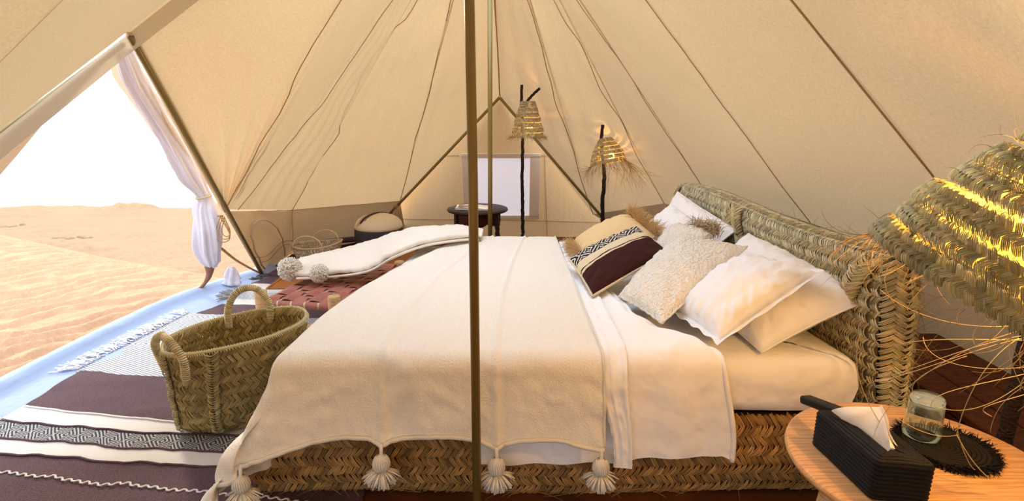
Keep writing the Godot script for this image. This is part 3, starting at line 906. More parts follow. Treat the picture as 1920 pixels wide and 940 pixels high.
func build_curtain() -> void:
	var ctr := [P(-2.168, 3.3, 1.748), P(-2.285, 3.56, 1.55), P(-2.322, 3.86, 1.24), P(-2.315, 4.03, 0.95), P(-2.285, 4.12, 0.775), P(-2.295, 4.12, 0.66), P(-2.29, 4.11, 0.50), P(-2.32, 4.14, 0.37), P(-2.33, 4.17, 0.28), P(-2.34, 4.19, 0.21)]
	var rad := [0.045, 0.06, 0.07, 0.075, 0.045, 0.07, 0.085, 0.088, 0.07, 0.035]
	var path := smooth_path(ctr, 70)
	var c := Curve.new()
	for i in rad.size():
		c.min_value = 0
		c.max_value = 1
		var L := 0.0
		c.add_point(Vector2(i / 9.0, rad[i]))
	# radii follow the control points, not arc length: find the nearest control
	var t := thing("door_curtain", "white net curtain gathered and tied back beside the slanting door pole", "curtain", P(-2.3, 4.15, 0.15))
	var st := begin()
	var total := 0.0
	var at := [0.0]
	for i in ctr.size() - 1:
		total += ctr[i].distance_to(ctr[i + 1])
		at.append(total)
	grid(st, 64, 70, func(u, v):
		var i := int(round(v * 70))
		var s: float = v * total
		var k := 0
		while k < at.size() - 2 and s > at[k + 1]:
			k += 1
		var f: float = smoothstep(0.0, 1.0, (s - at[k]) / (at[k + 1] - at[k]))
		var r: float = lerpf(rad[k], rad[k + 1], f)
		var tg: Vector3 = (path[mini(i + 1, 70)] - path[maxi(i - 1, 0)]).normalized()
		var sd := tg.cross(Vector3(1, 0, -0.3).normalized()).normalized()
		var dp := sd.cross(tg).normalized()
		var a: float = u * TAU
		var rr: float = r * (1.0 + 0.16 * sin(a * 7 + v * 3.0) + 0.10 * sin(a * 13.0 - v * 11.0) + 0.10 * nz2.get_noise_2d(u * 9, v * 14))
		return path[i] + sd * cos(a) * rr * 0.6 + dp * sin(a) * rr, 4.0, 4.0)
	obj("net", st, M.mesh_net, t)
	st = begin()
	var ring := []
	for i in 25:
		var a := TAU * i / 24.0
		ring.append(P(-2.285, 4.12, 0.775) + Vector3(0.052 * cos(a), 0.012 * cos(a + 1), 0.055 * sin(a)))
	tube(st, ring, 0.007, 6, false)
	obj("tie_cord", st, mat("tie cord", Color(0.75, 0.66, 0.52), 0.9), t)
	st = begin()
	tube(st, smooth_path([P(-2.35, 4.19, 0.22), P(-2.37, 4.2, 0.14), P(-2.42, 4.18, 0.06), P(-2.46, 4.12, 0.03)], 12), [0.04, 0.034, 0.03, 0.024, 0.022, 0.02, 0.016, 0.014, 0.013, 0.012, 0.011, 0.011, 0.01], 10)
	obj("strap_end", st, mat("brown strap", Color(0.55, 0.40, 0.30), 0.8), t)
	# clear bag hung below the curtain and a canvas strap to the pole foot
	st = begin()
	grid(st, 24, 14, func(u, v):
		var a: float = u * TAU
		var r: float = lerpf(0.02, 0.07, pow(v, 0.6)) * (1 + 0.25 * sin(a * 5 + v * 4.0) + 0.3 * nz2.get_noise_2d(cos(a) * 3 + 5, v * 4 + sin(a) * 3))
		if v > 0.92:
			r *= 1.0 - (v - 0.92) * 9.0
		return P(-2.26 + r * cos(a), 4.33 + r * 0.6 * sin(a), lerpf(0.17, 0.012, v)), 1, 1)
	tag(obj("net_bundle", st, M.mesh_net), "small knotted bundle of white net hanging at the door sill", "net")
	st = begin()
	var sp := smooth_path([P(-2.26, 4.2, 0.37), P(-2.23, 4.35, 0.23), P(-2.2, 4.48, 0.13), P(-2.17, 4.62, 0.035)], 20)
	tube(st, sp, 0.02, 8, true, 0.25)
	tag(obj("canvas_strap", st, mat("ochre strap", Color(0.66, 0.47, 0.24), 0.9)), "ochre canvas strap sagging to the foot of the slanting door pole", "strap")

# ------------------------------------------------------------------ rugs
func rug_strip(parent: Node, called: String, m: Material, l0: Vector2, r0: Vector2, l1: Vector2, r1: Vector2, y: float, wavy := 0.006, nu := 50, nv := 8) -> MeshInstance3D:
	# l0,r0 nearer edge (x, d) at left and right; l1,r1 farther edge
	var st := begin()
	grid(st, nu, nv, func(u, v):
		var a := l0.lerp(r0, u)
		var b := l1.lerp(r1, u)
		var q := a.lerp(b, v)
		var w := nz2.get_noise_2d(q.x * 1.1, q.y * 3.0)
		q.y += nz2.get_noise_2d(q.x * 2.2, 3.0 + q.y * 0.8) * 0.03 + nz2.get_noise_2d(q.x * 7.0, 9.0 + q.y * 0.8) * 0.008
		return P(q.x, q.y, y + maxf(w, -0.2) * wavy + 0.004), (r0.x - l0.x) * 2.2, 1.0)
	# thickness at both edges is given by a second sheet just below
	return obj(called, st, m, parent)

func ridge_line(parent: Node, called: String, m: Material, a: Vector2, b: Vector2, y: float, r := 0.005, zig := 0.0) -> void:
	var st := begin()
	var pts := []
	var n := 160 if zig > 0 else 60
	for i in n + 1:
		var q := a.lerp(b, float(i) / n)
		var w := nz2.get_noise_2d(q.x * 1.1, q.y * 3.0)
		q.y += nz2.get_noise_2d(q.x * 2.2, 3.0 + q.y * 0.8) * 0.03 + nz2.get_noise_2d(q.x * 7.0, 9.0 + q.y * 0.8) * 0.008
		if zig > 0:
			q.y += zig * (1.0 if i % 4 < 2 else -1.0)
		pts.append(P(q.x, q.y, y + maxf(w, -0.2) * 0.006 + 0.006))
	tube(st, pts, r, 5, true, 0.6)
	obj(called, st, m, parent)

func fringe(parent: Node, a: Vector2, b: Vector2, count: int, dir: Vector2, ln: float, col: Color) -> void:
	var st := begin()
	for i in count:
		var q := a.lerp(b, (i + rng.randf()) / count)
		st.set_color(tint(col, 0.15))
		var tuft := Vector2(dir.x + rng.randf_range(-0.35, 0.35), dir.y + rng.randf_range(-0.8, 0.8))
		for k in 3:
			var pts := []
			var p := P(q.x, q.y, 0.012)
			var d := Vector3(tuft.x, 0.1, -tuft.y).normalized()
			var l := ln * rng.randf_range(0.6, 1.1)
			for s in 5:
				pts.append(p)
				p += d * l / 4
				d = (d + Vector3(rng.randf_range(-0.35, 0.35), 0, rng.randf_range(-0.35, 0.35))).normalized()
				p.y = 0.01 + 0.012 * rng.randf()
			tube(st, pts, 0.0034, 4, false)
	stuff(obj("fringe", st, M.fibre, parent))

func build_rugs() -> void:
	var t := thing("kilim_rug", "striped dark brown and cream kilim rug in the foreground, left of the bed", "rug", P(-1.6, 2.1, 0))
	var xr := -0.55
	var f := func(dl, slope): return Vector2(xr, dl + slope * (xr + 2.36))
	var bounds := [[1.25, -0.06], [1.955, -0.13], [2.07, -0.1], [2.175, -0.11], [2.29, -0.11], [2.43, -0.16], [2.815, -0.155]]
	var kinds := ["dark_stripe", "", "cream_stripe", "patterned_band", "cream_stripe", "dark_stripe"]
	var xl := [-2.2, -2.26, -2.34, -2.36, -2.36, -2.355, -2.36]
	# dark foreground stripe is one strip up to the cream one
	rug_strip(t, "dark_stripe", M.rugdark, Vector2(xl[0], 1.25), f.call(1.25, -0.06), Vector2(xl[2], 2.065), f.call(2.065, -0.1), 0.008, 0.012, 60, 24)
	rug_strip(t, "cream_stripe", M.rugcream, Vector2(xl[2], 2.065), f.call(2.065, -0.1), Vector2(xl[3], 2.172), f.call(2.172, -0.11), 0.008)
	rug_strip(t, "patterned_band", M.kilim, Vector2(xl[3], 2.172), f.call(2.172, -0.11), Vector2(xl[4], 2.292), f.call(2.292, -0.11), 0.0085)
	rug_strip(t, "cream_stripe", M.rugcream, Vector2(xl[4], 2.292), f.call(2.292, -0.11), Vector2(xl[5], 2.43), f.call(2.43, -0.16), 0.008)
	rug_strip(t, "dark_stripe", M.rugdark, Vector2(xl[5], 2.43), f.call(2.43, -0.16), Vector2(xl[6], 2.815), f.call(2.815, -0.155), 0.008, 0.012, 60, 14)
	ridge_line(t, "zigzag_line", M.rugcream, Vector2(-2.15, 1.93), Vector2(xr, 1.72), 0.010, 0.0045, 0.005)
	for q in [[2.065, -0.1, M.rugdark], [2.172, -0.11, M.rugdark], [2.292, -0.11, M.rugdark], [2.425, -0.16, M.rugcream]]:
		ridge_line(t, "stripe_edge", q[2], Vector2(-2.345, q[0]), f.call(q[0], q[1]), 0.009, 0.006)
	fringe(t, Vector2(-2.35, 2.1), Vector2(-2.36, 2.32), 16, Vector2(-1, 0.2), 0.07, Color(0.62, 0.60, 0.6))
	t = thing("kilim_rug", "grey speckled and dark striped kilim rug with white fringe, under the bench and big basket", "rug", P(-1.6, 3.6, 0))
	xr = -0.8
	var strips := [["speckled_band", M.speck, 2.80, 3.70, -2.39, -2.28], ["dark_stripe", M.rugdark, 3.70, 3.90, -2.22, -2.14], ["cream_stripe", M.rugcream, 3.90, 4.02, -2.12, -2.10], ["speckled_band", M.speck, 4.02, 4.20, -2.10, -2.10], ["cream_stripe", M.rugcream, 4.20, 4.42, -2.12, -2.13], ["dark_stripe", M.rugdark, 4.42, 4.66, -2.16, -2.06]]
	for q in strips:
		rug_strip(t, q[0], q[1], Vector2(q[4], q[2]), Vector2(xr, q[2] - 0.14), Vector2(q[5], q[3]), Vector2(xr, q[3] - 0.14), 0.0035, 0.006, 40, 10)
	fringe(t, Vector2(-2.39, 2.82), Vector2(-2.27, 3.72), 64, Vector2(-1, 0.15), 0.13, Color(0.82, 0.80, 0.80))
	fringe(t, Vector2(-2.11, 4.02), Vector2(-2.12, 4.2), 14, Vector2(-1, 0.0), 0.17, Color(0.30, 0.27, 0.26))
	fringe(t, Vector2(-2.12, 4.5), Vector2(-2.08, 4.65), 10, Vector2(-1, 0.4), 0.10, Color(0.16, 0.13, 0.13))
	t = thing("jute_mat", "orange brown jute mat on the floor behind the bench", "mat", P(-1.4, 5.0, 0))
	var st := begin()
	grid(st, 30, 30, func(u, v): return P(lerpf(-1.95, -0.75, u), lerpf(4.25, 5.45, v), 0.014 + 0.004 * nz2.get_noise_2d(u * 4, v * 6)), 2, 3)
	obj("woven_field", st, M.jute, t)
	st = begin()
	tube(st, [P(-1.95, 4.25, 0.012), P(-1.95, 5.45, 0.012), P(-0.75, 5.45, 0.012), P(-0.75, 4.25, 0.012)], 0.012, 6)
	obj("binding", st, M.jute, t)

# ------------------------------------------------------------------ bed
# profile of cloth over an edge: t = distance past the start of the rounding; gives (outward, drop)
func over_edge(t: float, r: float, flare: float) -> Vector2:
	if t <= 0.0:
		return Vector2(t - r, 0.0)
	var l := r * PI / 2
	if t < l:
		var a := t / r
		return Vector2(-r + r * sin(a), r - r * cos(a))
	return Vector2((t - l) * flare, r + t - l)

const BE := 1.752
const DE := 1.79

func foot_x(d: float) -> float:
	var t := d - 1.85
	return -0.83 + 0.02 * t + 0.15 * t * t

func head_x(d: float) -> float:
	return 0.312 - 0.016 * (d - 1.85)

# the blanket: a runs from the foot (negative = hanging) to the pillow side, b from the near edge (negative = hanging) to the far edge
func blanket_at(a: float, b: float, top: float, lift := 0.0) -> Vector3:
	var d := BE + b
	var fx := foot_x(clampf(d, 1.80, 3.6))
	var x: float
	var oa := over_edge(0.06 - a, 0.06, 0.12)
	var ob := over_edge(0.07 - b, 0.07, 0.10)
	if a > 0.06:
		x = fx + a * (head_x(d) - fx) / 1.13
	else:
		x = fx - oa.x
		if a > 0:
			x = fx - oa.x
	var y := top - sqrt(oa.y * oa.y + ob.y * ob.y)
	var dd := BE - ob.x
	var c := smoothstep(0.0, 0.30, oa.y) * smoothstep(0.0, 0.25, ob.y)
	x -= c * 0.06 + 0.05 * smoothstep(0.1, 0.45, oa.y) * smoothstep(0.0, 0.2, ob.y)
	# near the corner the cloth swings out in a fold
	var k := smoothstep(0.40, -0.1, a) * smoothstep(0.05, 0.33, ob.y)
	x -= k * 0.07
	dd -= k * 0.05 + 0.02 * c
	if b > 0.07:
		dd = BE + b
	y += lift
	return P(x, dd, y)

func wrinkles(p: Vector3, amp: float) -> float:
	return amp * (nz2.get_noise_3d(p.x * 2.0, p.y * 2.5, p.z * 2.0) + 0.5 * nz2.get_noise_3d(p.x * 5.0 + 9, p.y * 6.0, p.z * 4.5))

func hem_drop(a: float) -> float:
	# arc length that hangs over the near side
	var s := 0.250
	s += 0.055 * exp(-pow((a - 0.0) / 0.14, 2)) + 0.016 * exp(-pow((a - 0.38) / 0.04, 2)) + 0.02 * exp(-pow((a - 0.765) / 0.05, 2)) + 0.022 * exp(-pow((a - 1.13) / 0.10, 2))
	s += 0.02 * smoothstep(0.4, 1.13, a)
	return s

func build_bed() -> void:
	# woven bed base
	var t := thing("bed_base", "low double bed base covered in brown woven palm braid", "bed", P(0.15, 2.7, 0))
	var st := begin()
	var fl := P(-0.93, 1.84, 0); var fr := P(1.25, 1.85, 0); var br := P(1.10, 3.66, 0); var bl := P(-0.74, 3.62, 0)
	for y in [[0.05, 0.315]]:
		var lo := Vector3(0, y[0], 0); var hi := Vector3(0, y[1], 0)
		quad(st, fl + hi, bl + hi, br + hi, fr + hi)
		quad(st, fl + lo, fr + lo, br + lo, bl + lo)
		for q in [[fl, fr], [fr, br], [br, bl], [bl, fl]]:
			quad(st, q[0] + lo, q[0] + hi, q[1] + hi, q[1] + lo)
	obj("core", st, mat("dark core", Color(0.16, 0.10, 0.06), 0.9), t)
	var base_col := Color(0.37, 0.205, 0.07)
	var near_face := func(u, v):
		var p: Vector3 = P(-0.955, 1.812, 0).lerp(P(1.29, 1.825, 0), u)
		var bulge := sin(v * PI)
		p.y = lerpf(0.008 + 0.010 * sin(u * 9.0), 0.32, v)
		p.z += 0.018 * bulge + 0.004 * nz2.get_noise_2d(u * 12, v * 3)
		return p
	reach = 1.1
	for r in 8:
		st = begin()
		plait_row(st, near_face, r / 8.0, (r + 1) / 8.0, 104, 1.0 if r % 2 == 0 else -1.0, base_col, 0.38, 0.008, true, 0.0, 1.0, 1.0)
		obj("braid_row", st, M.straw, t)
	var foot_face := func(u, v):
		var p: Vector3 = P(-0.76, 3.64, 0).lerp(P(-0.955, 1.812, 0), u)
		p.y = lerpf(0.03, 0.32, v)
		p.x -= 0.014 * sin(v * PI)
		return p
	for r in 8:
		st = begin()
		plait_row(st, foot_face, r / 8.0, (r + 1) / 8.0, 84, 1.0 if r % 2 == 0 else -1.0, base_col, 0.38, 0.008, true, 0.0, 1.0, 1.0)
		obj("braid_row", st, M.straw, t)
	reach = 1.0
	for q in [P(-0.85, 1.95, 0.028), P(1.1, 1.95, 0.028), P(-0.65, 3.5, 0.028), P(1.0, 3.5, 0.028)]:
		st = begin()
		rbox(st, Transform3D(Basis(), q), Vector3(0.08, 0.056, 0.08), 0.005)
		obj("foot", st, M.darkwood, t)
	# loose straws along the lower edge
	st = begin()
	for i in 70:
		st.set_color(tint(Color(0.42, 0.26, 0.1), 0.3))
		var u := rng.randf()
		var p: Vector3 = near_face.call(u, 0.02)
		straw(st, p + Vector3(0, 0.01, 0.008), Vector3(rng.randf_range(-1, 1), rng.randf_range(-0.2, 0.4), 0.1), rng.randf_range(0.05, 0.14), 0.05, 0.1, 0.0011)
	stuff(obj("loose_straw", st, M.fibre, t))
	# mattress with its fitted sheet
	st = begin()
	var prof := []
	var y0 := 0.325; var y1 := 0.535
	for i in 9:
		var a := PI / 2 * i / 8.0
		prof.append(Vector2(0.05 - 0.05 * sin(a), y0 + 0.03 - 0.03 * cos(a) if false else y0))
	var sect := []   # (inset from the outline, height)
	for q in [[0.03, 0.0], [0.006, 0.012], [0.0, 0.05], [-0.004, 0.10], [0.0, 0.15], [0.008, 0.178], [0.026, 0.197], [0.055, 0.207], [0.12, 0.21]]:
		sect.append(q)
	var cn := [P(-0.80, 1.83, 0), P(1.262, 1.83, 0), P(1.07, 3.64, 0), P(-0.62, 3.6, 0)]
	var outline := func(u, inset):   # rounded quadrilateral, u in 0..1
		var k := int(u * 4.0) % 4
		var f = u * 4.0 - int(u * 4.0)
		var cen: Vector3 = (cn[0] + cn[1] + cn[2] + cn[3]) / 4
		var sh: float = inset / cn[k].distance_to(cn[(k + 1) % 4])
		var p: Vector3 = cn[k].lerp(cn[(k + 1) % 4], lerpf(sh, 1.0 - sh, f))
		var e = minf(f, 1 - f) * cn[k].distance_to(cn[(k + 1) % 4])
		var rr := 0.05
		var cut := 0.0
		if e < rr:
			cut = rr - sqrt(rr * rr - (rr - e) * (rr - e))
		var nrm: Vector3 = (cn[(k + 1) % 4] - cn[k]).cross(Vector3.UP).normalized()
		if nrm.dot(cen - p) < 0:
			nrm = -nrm
		return p + nrm * (inset + cut * 0.6)
	grid(st, 240, sect.size() - 1, func(u, v):
		var q = sect[int(round(v * (sect.size() - 1)))]
		var p: Vector3 = outline.call(minf(u, 0.99999), q[0])
		p.y = y0 + q[1]
		var w := 0.004 * sin(p.y * 60.0 + p.x * 6.0 + 3.0 * nz2.get_noise_2d(p.x * 2, p.z * 2)) * (1.0 if v < 0.7 else 0.3)
		p.z += w
		return p, 12, 1)
	grid(st, 240, 20, func(u, v):
		var p: Vector3 = outline.call(minf(u, 0.99999), 0.12)
		p.z += 0.0012 * sin((y0 + 0.21) * 60.0 + p.x * 6.0 + 3.0 * nz2.get_noise_2d(p.x * 2, p.z * 2))
		var cen: Vector3 = (cn[0] + cn[1] + cn[2] + cn[3]) / 4
		p = p.lerp(cen, v)
		p.y = y0 + 0.21 + 0.003 * nz2.get_noise_2d(p.x * 3, p.z * 3) * smoothstep(0.0, 0.1, v)
		return p)
	tag(obj("mattress", st, M.linen), "thick mattress in a plain white fitted sheet on the woven base", "mattress")
	# white duvet folded back at the pillows, hanging over the near side
	t = thing("duvet", "white cotton duvet folded over the bed beside the pillows, with a lacy border", "duvet", P(0.4, 2.2, 0.2))
	st = begin()
	var dv := func(u, v):
		# u: 0 under the blanket .. 1 right edge; v: 0 far .. 1 hem
		var b: float = lerpf(1.72, -0.36, v)
		var ob := over_edge(0.07 - b, 0.07, 0.04)
		var dd: float = DE + b if b > 0.07 else DE - ob.x
		var xr: float = lerpf(0.735, 0.50, smoothstep(0.0, 0.42, b))
		xr = lerpf(xr, 0.40, smoothstep(0.42, 1.0, b))
		if b < 0.07:
			xr += 0.05 * smoothstep(0.0, 0.34, ob.y)
		var x: float = lerpf(-0.115, xr, u)
		var y: float = 0.562 - ob.y + 0.022 * smoothstep(0.33, 0.46, x) * smoothstep(0.0, 0.04, xr - x) + 0.012 * smoothstep(0.08, 0.0, xr - x)
		# soft creases
		var fold := 0.006 * sin((x * 1.5 - dd * 0.9) * 22.0 + 4.0 * nz2.get_noise_2d(x * 3, dd * 2)) * smoothstep(0.4, 0.6, x)
		var p := P(x, dd - (0.006 + 0.006 * sin(x * 31.0 + 2.0) + fold * 0.5) * smoothstep(0.0, 0.2, ob.y), y + (fold + 0.010 * nz2.get_noise_2d(x * 5, dd * 5)) * (1.0 - smoothstep(0.0, 0.1, ob.y)))
		p.z += 0.012 * smoothstep(0.3, 0.45, x) * smoothstep(0.0, 0.1, ob.y)
		p.y += -0.02 * smoothstep(0.9, 1.0, v) * (1.0 - u)
		return p
	grid(st, 70, 150, dv, 2, 4)
	obj("cover", st, M.linen, t)
	st = begin()
	tube(st, range(0, 91).map(func(i): return dv.call(1.0, 0.30 + 0.70 * i / 90.0) + Vector3(0, -0.004, 0)), 0.010, 8)
	obj("hem", st, M.linen, t)
	st = begin()
	grid(st, 18, 150, func(u, v):
		var b: float = lerpf(1.70, -0.37, v)
		var ob := over_edge(0.07 - b, 0.07, 0.04)
		var dd: float = DE + b if b > 0.07 else DE - ob.x
		var x0 := 0.300 + 0.06 * smoothstep(0.05, 0.35, ob.y)
		var wd := 0.10 - 0.02 * smoothstep(0.2, 1.4, b) - 0.035 * smoothstep(0.0, 0.35, ob.y)
		var ex := 0.005 * nz2.get_noise_2d(v * 60.0, u * 9.0) if u < 0.06 or u > 0.94 else 0.0
		var x = x0 + wd * u + ex
		var ridge := 0.005 * (exp(-pow((u - 0.12) / 0.05, 2)) + exp(-pow((u - 0.45) / 0.05, 2)) + exp(-pow((u - 0.9) / 0.06, 2)))
		var lift: float = 0.012 + ridge + 0.006 * nz2.get_noise_2d(v * 25, u * 2) + 0.012 * smoothstep(0.33, 0.46, x)
		return P(x, dd - lift * smoothstep(0.0, 0.07, ob.y) - 0.022 * smoothstep(0.0, 0.1, ob.y), 0.566 - ob.y + lift * (1.0 - smoothstep(0.0, 0.08, ob.y)))
		, 1, 8)
	obj("lace_border", st, M.linen, t)
	# cream wool blanket
	t = thing("blanket", "cream wool blanket with tasselled corded hem, draped over the foot half of the bed", "blanket", P(-0.3, 2.6, 0.0))
	st = begin()
	var top := 0.585
	var bl_at := func(u, v):
		var a: float = lerpf(-0.42, 1.13, u)
		var hd := hem_drop(a)
		var b: float = lerpf(1.85, -hd, v)
		if u < 0.2709 and b < 0.0:   # the corner hangs lower
			b *= 1.0 + 0.35 * smoothstep(0.05, -0.3, a)
		var ridge := 0.0
		for s in [0.38, 0.765]:
			ridge += 0.009 * exp(-pow((a - s) / 0.012, 2)) - 0.004 * exp(-pow((a - s - 0.025) / 0.012, 2))
		var p := blanket_at(a, b, top)
		var hang := smoothstep(0.07, -0.1, b)
		var w := wrinkles(p, 0.007)
		p.y += (w + ridge) * (1.0 - hang)
		p.z += (absf(wrinkles(p * 1.5, 0.026)) + ridge * 1.5 + 0.008 * (1.0 + sin(a * 17.0 + 1.0)) * smoothstep(0.0, -0.3, b)) * hang
		var fold := smoothstep(0.15, -0.25, a) * hang
		p.x += fold * 0.022 * sin(a * 40.0 + 1.0)
		p.z += fold * 0.03 * sin(a * 33.0)
		p.y = maxf(p.y, 0.02)
		return p
	grid(st, 170, 150, bl_at, 3, 4)
	obj("cloth", st, M.blanket, t)
	st = begin()
	var hem := []
	for i in 141:
		hem.append(bl_at.call(i / 140.0, 1.0) + Vector3(0, -0.002, 0.004))
	tube(st, hem, 0.0085, 8)
	obj("hem_cord", st, M.cord, t)
	st = begin()
	var side := []
	for i in 91:
		side.append(bl_at.call(1.0, i / 90.0) + Vector3(0.0, 0.002, 0.0))
	tube(st, side, 0.005, 6)
	obj("side_hem", st, M.cord, t)
	for q in [[-0.045, 0.99], [0.38, 1.0], [0.765, 1.0], [1.118, 1.0]]:
		var u: float = (q[0] + 0.42) / 1.55
		var p: Vector3 = bl_at.call(u, 1.0) + Vector3(0, -0.004, 0.012)
		make_tassel(t, p, 1.0)
	var pc: Vector3 = bl_at.call(0.03, 1.0)
	make_tassel(t, P(-0.99, 1.715, 0.085), 0.8)
	# the second blanket, folded across the far corner and onto the bench
	t = thing("folded_throw", "folded white wool throw with two big pompoms, trailing from bed onto leather bench", "throw", P(-0.8, 3.5, 0.36))
	var lower := smooth_path([P(-1.40, 3.37, 0.372), P(-1.18, 3.38, 0.375), P(-0.90, 3.34, 0.425), P(-0.70, 3.19, 0.555), P(-0.52, 3.25, 0.612), P(-0.30, 3.38, 0.618), P(-0.19, 3.44, 0.602)], 60)
	var upper := smooth_path([P(-1.44, 3.72, 0.385), P(-1.19, 3.80, 0.43), P(-0.94, 3.72, 0.51), P(-0.71, 3.63, 0.60), P(-0.50, 3.63, 0.622), P(-0.30, 3.63, 0.622), P(-0.19, 3.63, 0.604)], 60)
	st = begin()
	grid(st, 60, 40, func(u, v):
		var i := int(round(u * 60))
		# v runs round the folded cloth: over the top, down the rounded front edge, back below
		var a = v * TAU
		var w: float = 0.5 - 0.5 * cos(a)
		var h := 0.026 * (1.0 - 0.6 * smoothstep(0.85, 1.0, u)) * signf(sin(a)) * pow(absf(sin(a)), 0.5)
		var p: Vector3 = upper[i].lerp(lower[i], w)
		return p + Vector3(0, h + 0.02 + 0.010 * nz2.get_noise_2d(u * 7, w * 3) + 0.006 * nz2.get_noise_2d(u * 20, w * 6), 0), 4, 2)
	obj("cloth", st, M.blanket, t)
	st = begin()
	tube(st, lower.slice(2, 60).map(func(q): return q + Vector3(0, -0.002, 0.006)), 0.008, 8)
	obj("hem_cord", st, M.cord, t)
	for q in [P(-1.41, 3.42, 0.415), P(-1.205, 3.36, 0.405)]:
		st = begin()
		pompom(st, q, 0.074 if q.x < -1.3 else 0.058)
		obj("pompom", st, M.cord, t)

func pompom(st: SurfaceTool, c: Vector3, r: float) -> void:
	lathe(st, [Vector2(0.001, -r * 0.82), Vector2(r * 0.58, -r * 0.58), Vector2(r * 0.82, 0), Vector2(r * 0.58, r * 0.58), Vector2(0.001, r * 0.82)], 14, Transform3D(Basis(), c))
	for i in 760:
		var y := 1.0 - 2.0 * (i + 0.5) / 760.0
		var a := i * 2.39996
		var n := Vector3(sqrt(1 - y * y) * cos(a), y, sqrt(1 - y * y) * sin(a))
		n = (n + Vector3(rng.randf_range(-0.2, 0.2), rng.randf_range(-0.2, 0.2), rng.randf_range(-0.2, 0.2))).normalized()
		tube(st, [c + n * r * 0.6, c + n * r * rng.randf_range(0.92, 1.08)], [0.0035, 0.0045], 4, true)

func make_tassel(parent: Node, p: Vector3, s: float) -> void:
	var root := Node3D.new()
	root.name = "tassel"
	parent.add_child(root, true)
	root.position = p - origin_of(parent)
	var st := begin()
	tube(st, [p + Vector3(0, 0.012, -0.006), p + Vector3(0.001, -0.012, 0.004) * s, p + Vector3(0, -0.03, 0.006) * s], [0.007, 0.006 * s, 0.008 * s], 8)
	obj("neck", st, M.cord, root)
	st = begin()
	var xf := Transform3D(Basis(), p + Vector3(0, -0.082, 0.008) * s)
	var prof := []
	for i in 13:
		var a := PI * i / 12.0
		prof.append(Vector2(maxf(0.027 * sin(a) * (1.0 + 0.12 * cos(a)), 0.001) * s, (0.030 - 0.030 * cos(a)) * s))
	lathe(st, prof, 24, xf)
	for i in 22:
		var a := TAU * i / 22.0
		var pts := []
		for k in 9:
			var q: Vector2 = prof[k + 2]
			pts.append(xf * Vector3(cos(a + k * 0.04) * q.x * 1.02, q.y, sin(a + k * 0.04) * q.x * 1.02))
		tube(st, pts, 0.0032 * s, 4, false)
	obj("knot", st, M.cord, root)
	st = begin()
	var c := p + Vector3(0, -0.088, 0.008) * s
	for i in 190:
		var a := rng.randf() * TAU
		var e := rng.randf_range(0.05, 1.0)
		var dir := Vector3(cos(a) * e * 1.25, -0.95 + 0.55 * e * e, sin(a) * e * 0.95).normalized()
		var ln := rng.randf_range(0.042, 0.060) * s
		var r0 := c + Vector3(cos(a) * 0.012, 0.01, sin(a) * 0.010) * s
		tube(st, [r0, r0 + dir * ln * 0.55, r0 + dir * ln + Vector3(0, -0.006, 0) * s], 0.0030 * s, 4, true)
	stuff(obj("strands", st, M.cord, root))

# ------------------------------------------------------------------ pillows
# corners: far top, near top, near bottom, far bottom; th = half thickness; face = a direction on the side seen
func cushion_pos(c: Array, u: float, v: float, side: float, th: float, n: Vector3, pinch: float, seed_: float, wr: float) -> Vector3:
	var x := u * 2 - 1
	var y := v * 2 - 1
	# the sides curve in between the pinched corners
	var xx := x * (1.0 - pinch * (1.0 - y * y))
	var yy := y * (1.0 - pinch * (1.0 - x * x))
	var p: Vector3 = (c[0] as Vector3).lerp(c[1], (xx + 1) / 2).lerp((c[3] as Vector3).lerp(c[2], (xx + 1) / 2), (yy + 1) / 2)
	var e := maxf((1 - x * x) * (1 - y * y), 0.0)
	var t := th * pow(e, 0.42) * (1.0 if side > 0 else 0.6)
	if side < 0:
		wr *= 0.25
	var w := nz2.get_noise_2d(x * 2.2 + seed_, y * 2.2) * wr * minf(e * 4.0, 1.0)
	# creases that run in from the corners and the seam
	var rim := smoothstep(0.5, 0.95, maxf(absf(x), absf(y))) * minf(e * 8, 1.0)
	w += wr * 0.7 * rim * sin(atan2(y, x) * 17.0 + 3.0 * nz2.get_noise_2d(x * 3 + seed_, y * 3))
	return p + n * side * (t + w)

func cushion_mesh(c: Array, th: float, pinch: float, seed_: float, wr: float, face: Vector3, us := 2.0, u0 := 0.0, u1 := 1.0, v0 := 0.0, v1 := 1.0, grow := 0.0, res := 44) -> SurfaceTool:
	var st := begin()
	var n: Vector3 = ((c[1] as Vector3) - c[0] + (c[2] as Vector3) - c[3]).cross((c[3] as Vector3) - c[0] + (c[2] as Vector3) - c[1]).normalized()
	if n.dot(face) < 0:
		n = -n
	for side in [1.0, -1.0]:
		grid(st, res, res, func(u, v):
			var uu: float = lerpf(u0, u1, u)
			var vv: float = lerpf(v0, v1, v)
			return cushion_pos(c, uu, vv, side, th + grow, n, pinch, seed_, wr), us * (u1 - u0), us * (v1 - v0))
	return st

func piping(c: Array, pinch: float, r: float, wob := 0.0) -> SurfaceTool:
	var st := begin()
	var pts := []
	for k in 4:
		for i in 24:
			var f := i / 24.0
			var uv: Array = [[f, 0.0], [1.0, f], [1.0 - f, 1.0], [0.0, 1.0 - f]][k]
			pts.append(cushion_pos(c, uv[0], uv[1], 1.0, 0.0, Vector3.UP, pinch, 0.0, 0.0) + Vector3(0, wob * sin((k * 24 + i) * 1.9), 0))
	pts.append(pts[0])
	tube(st, pts, r, 6, false)
	return st

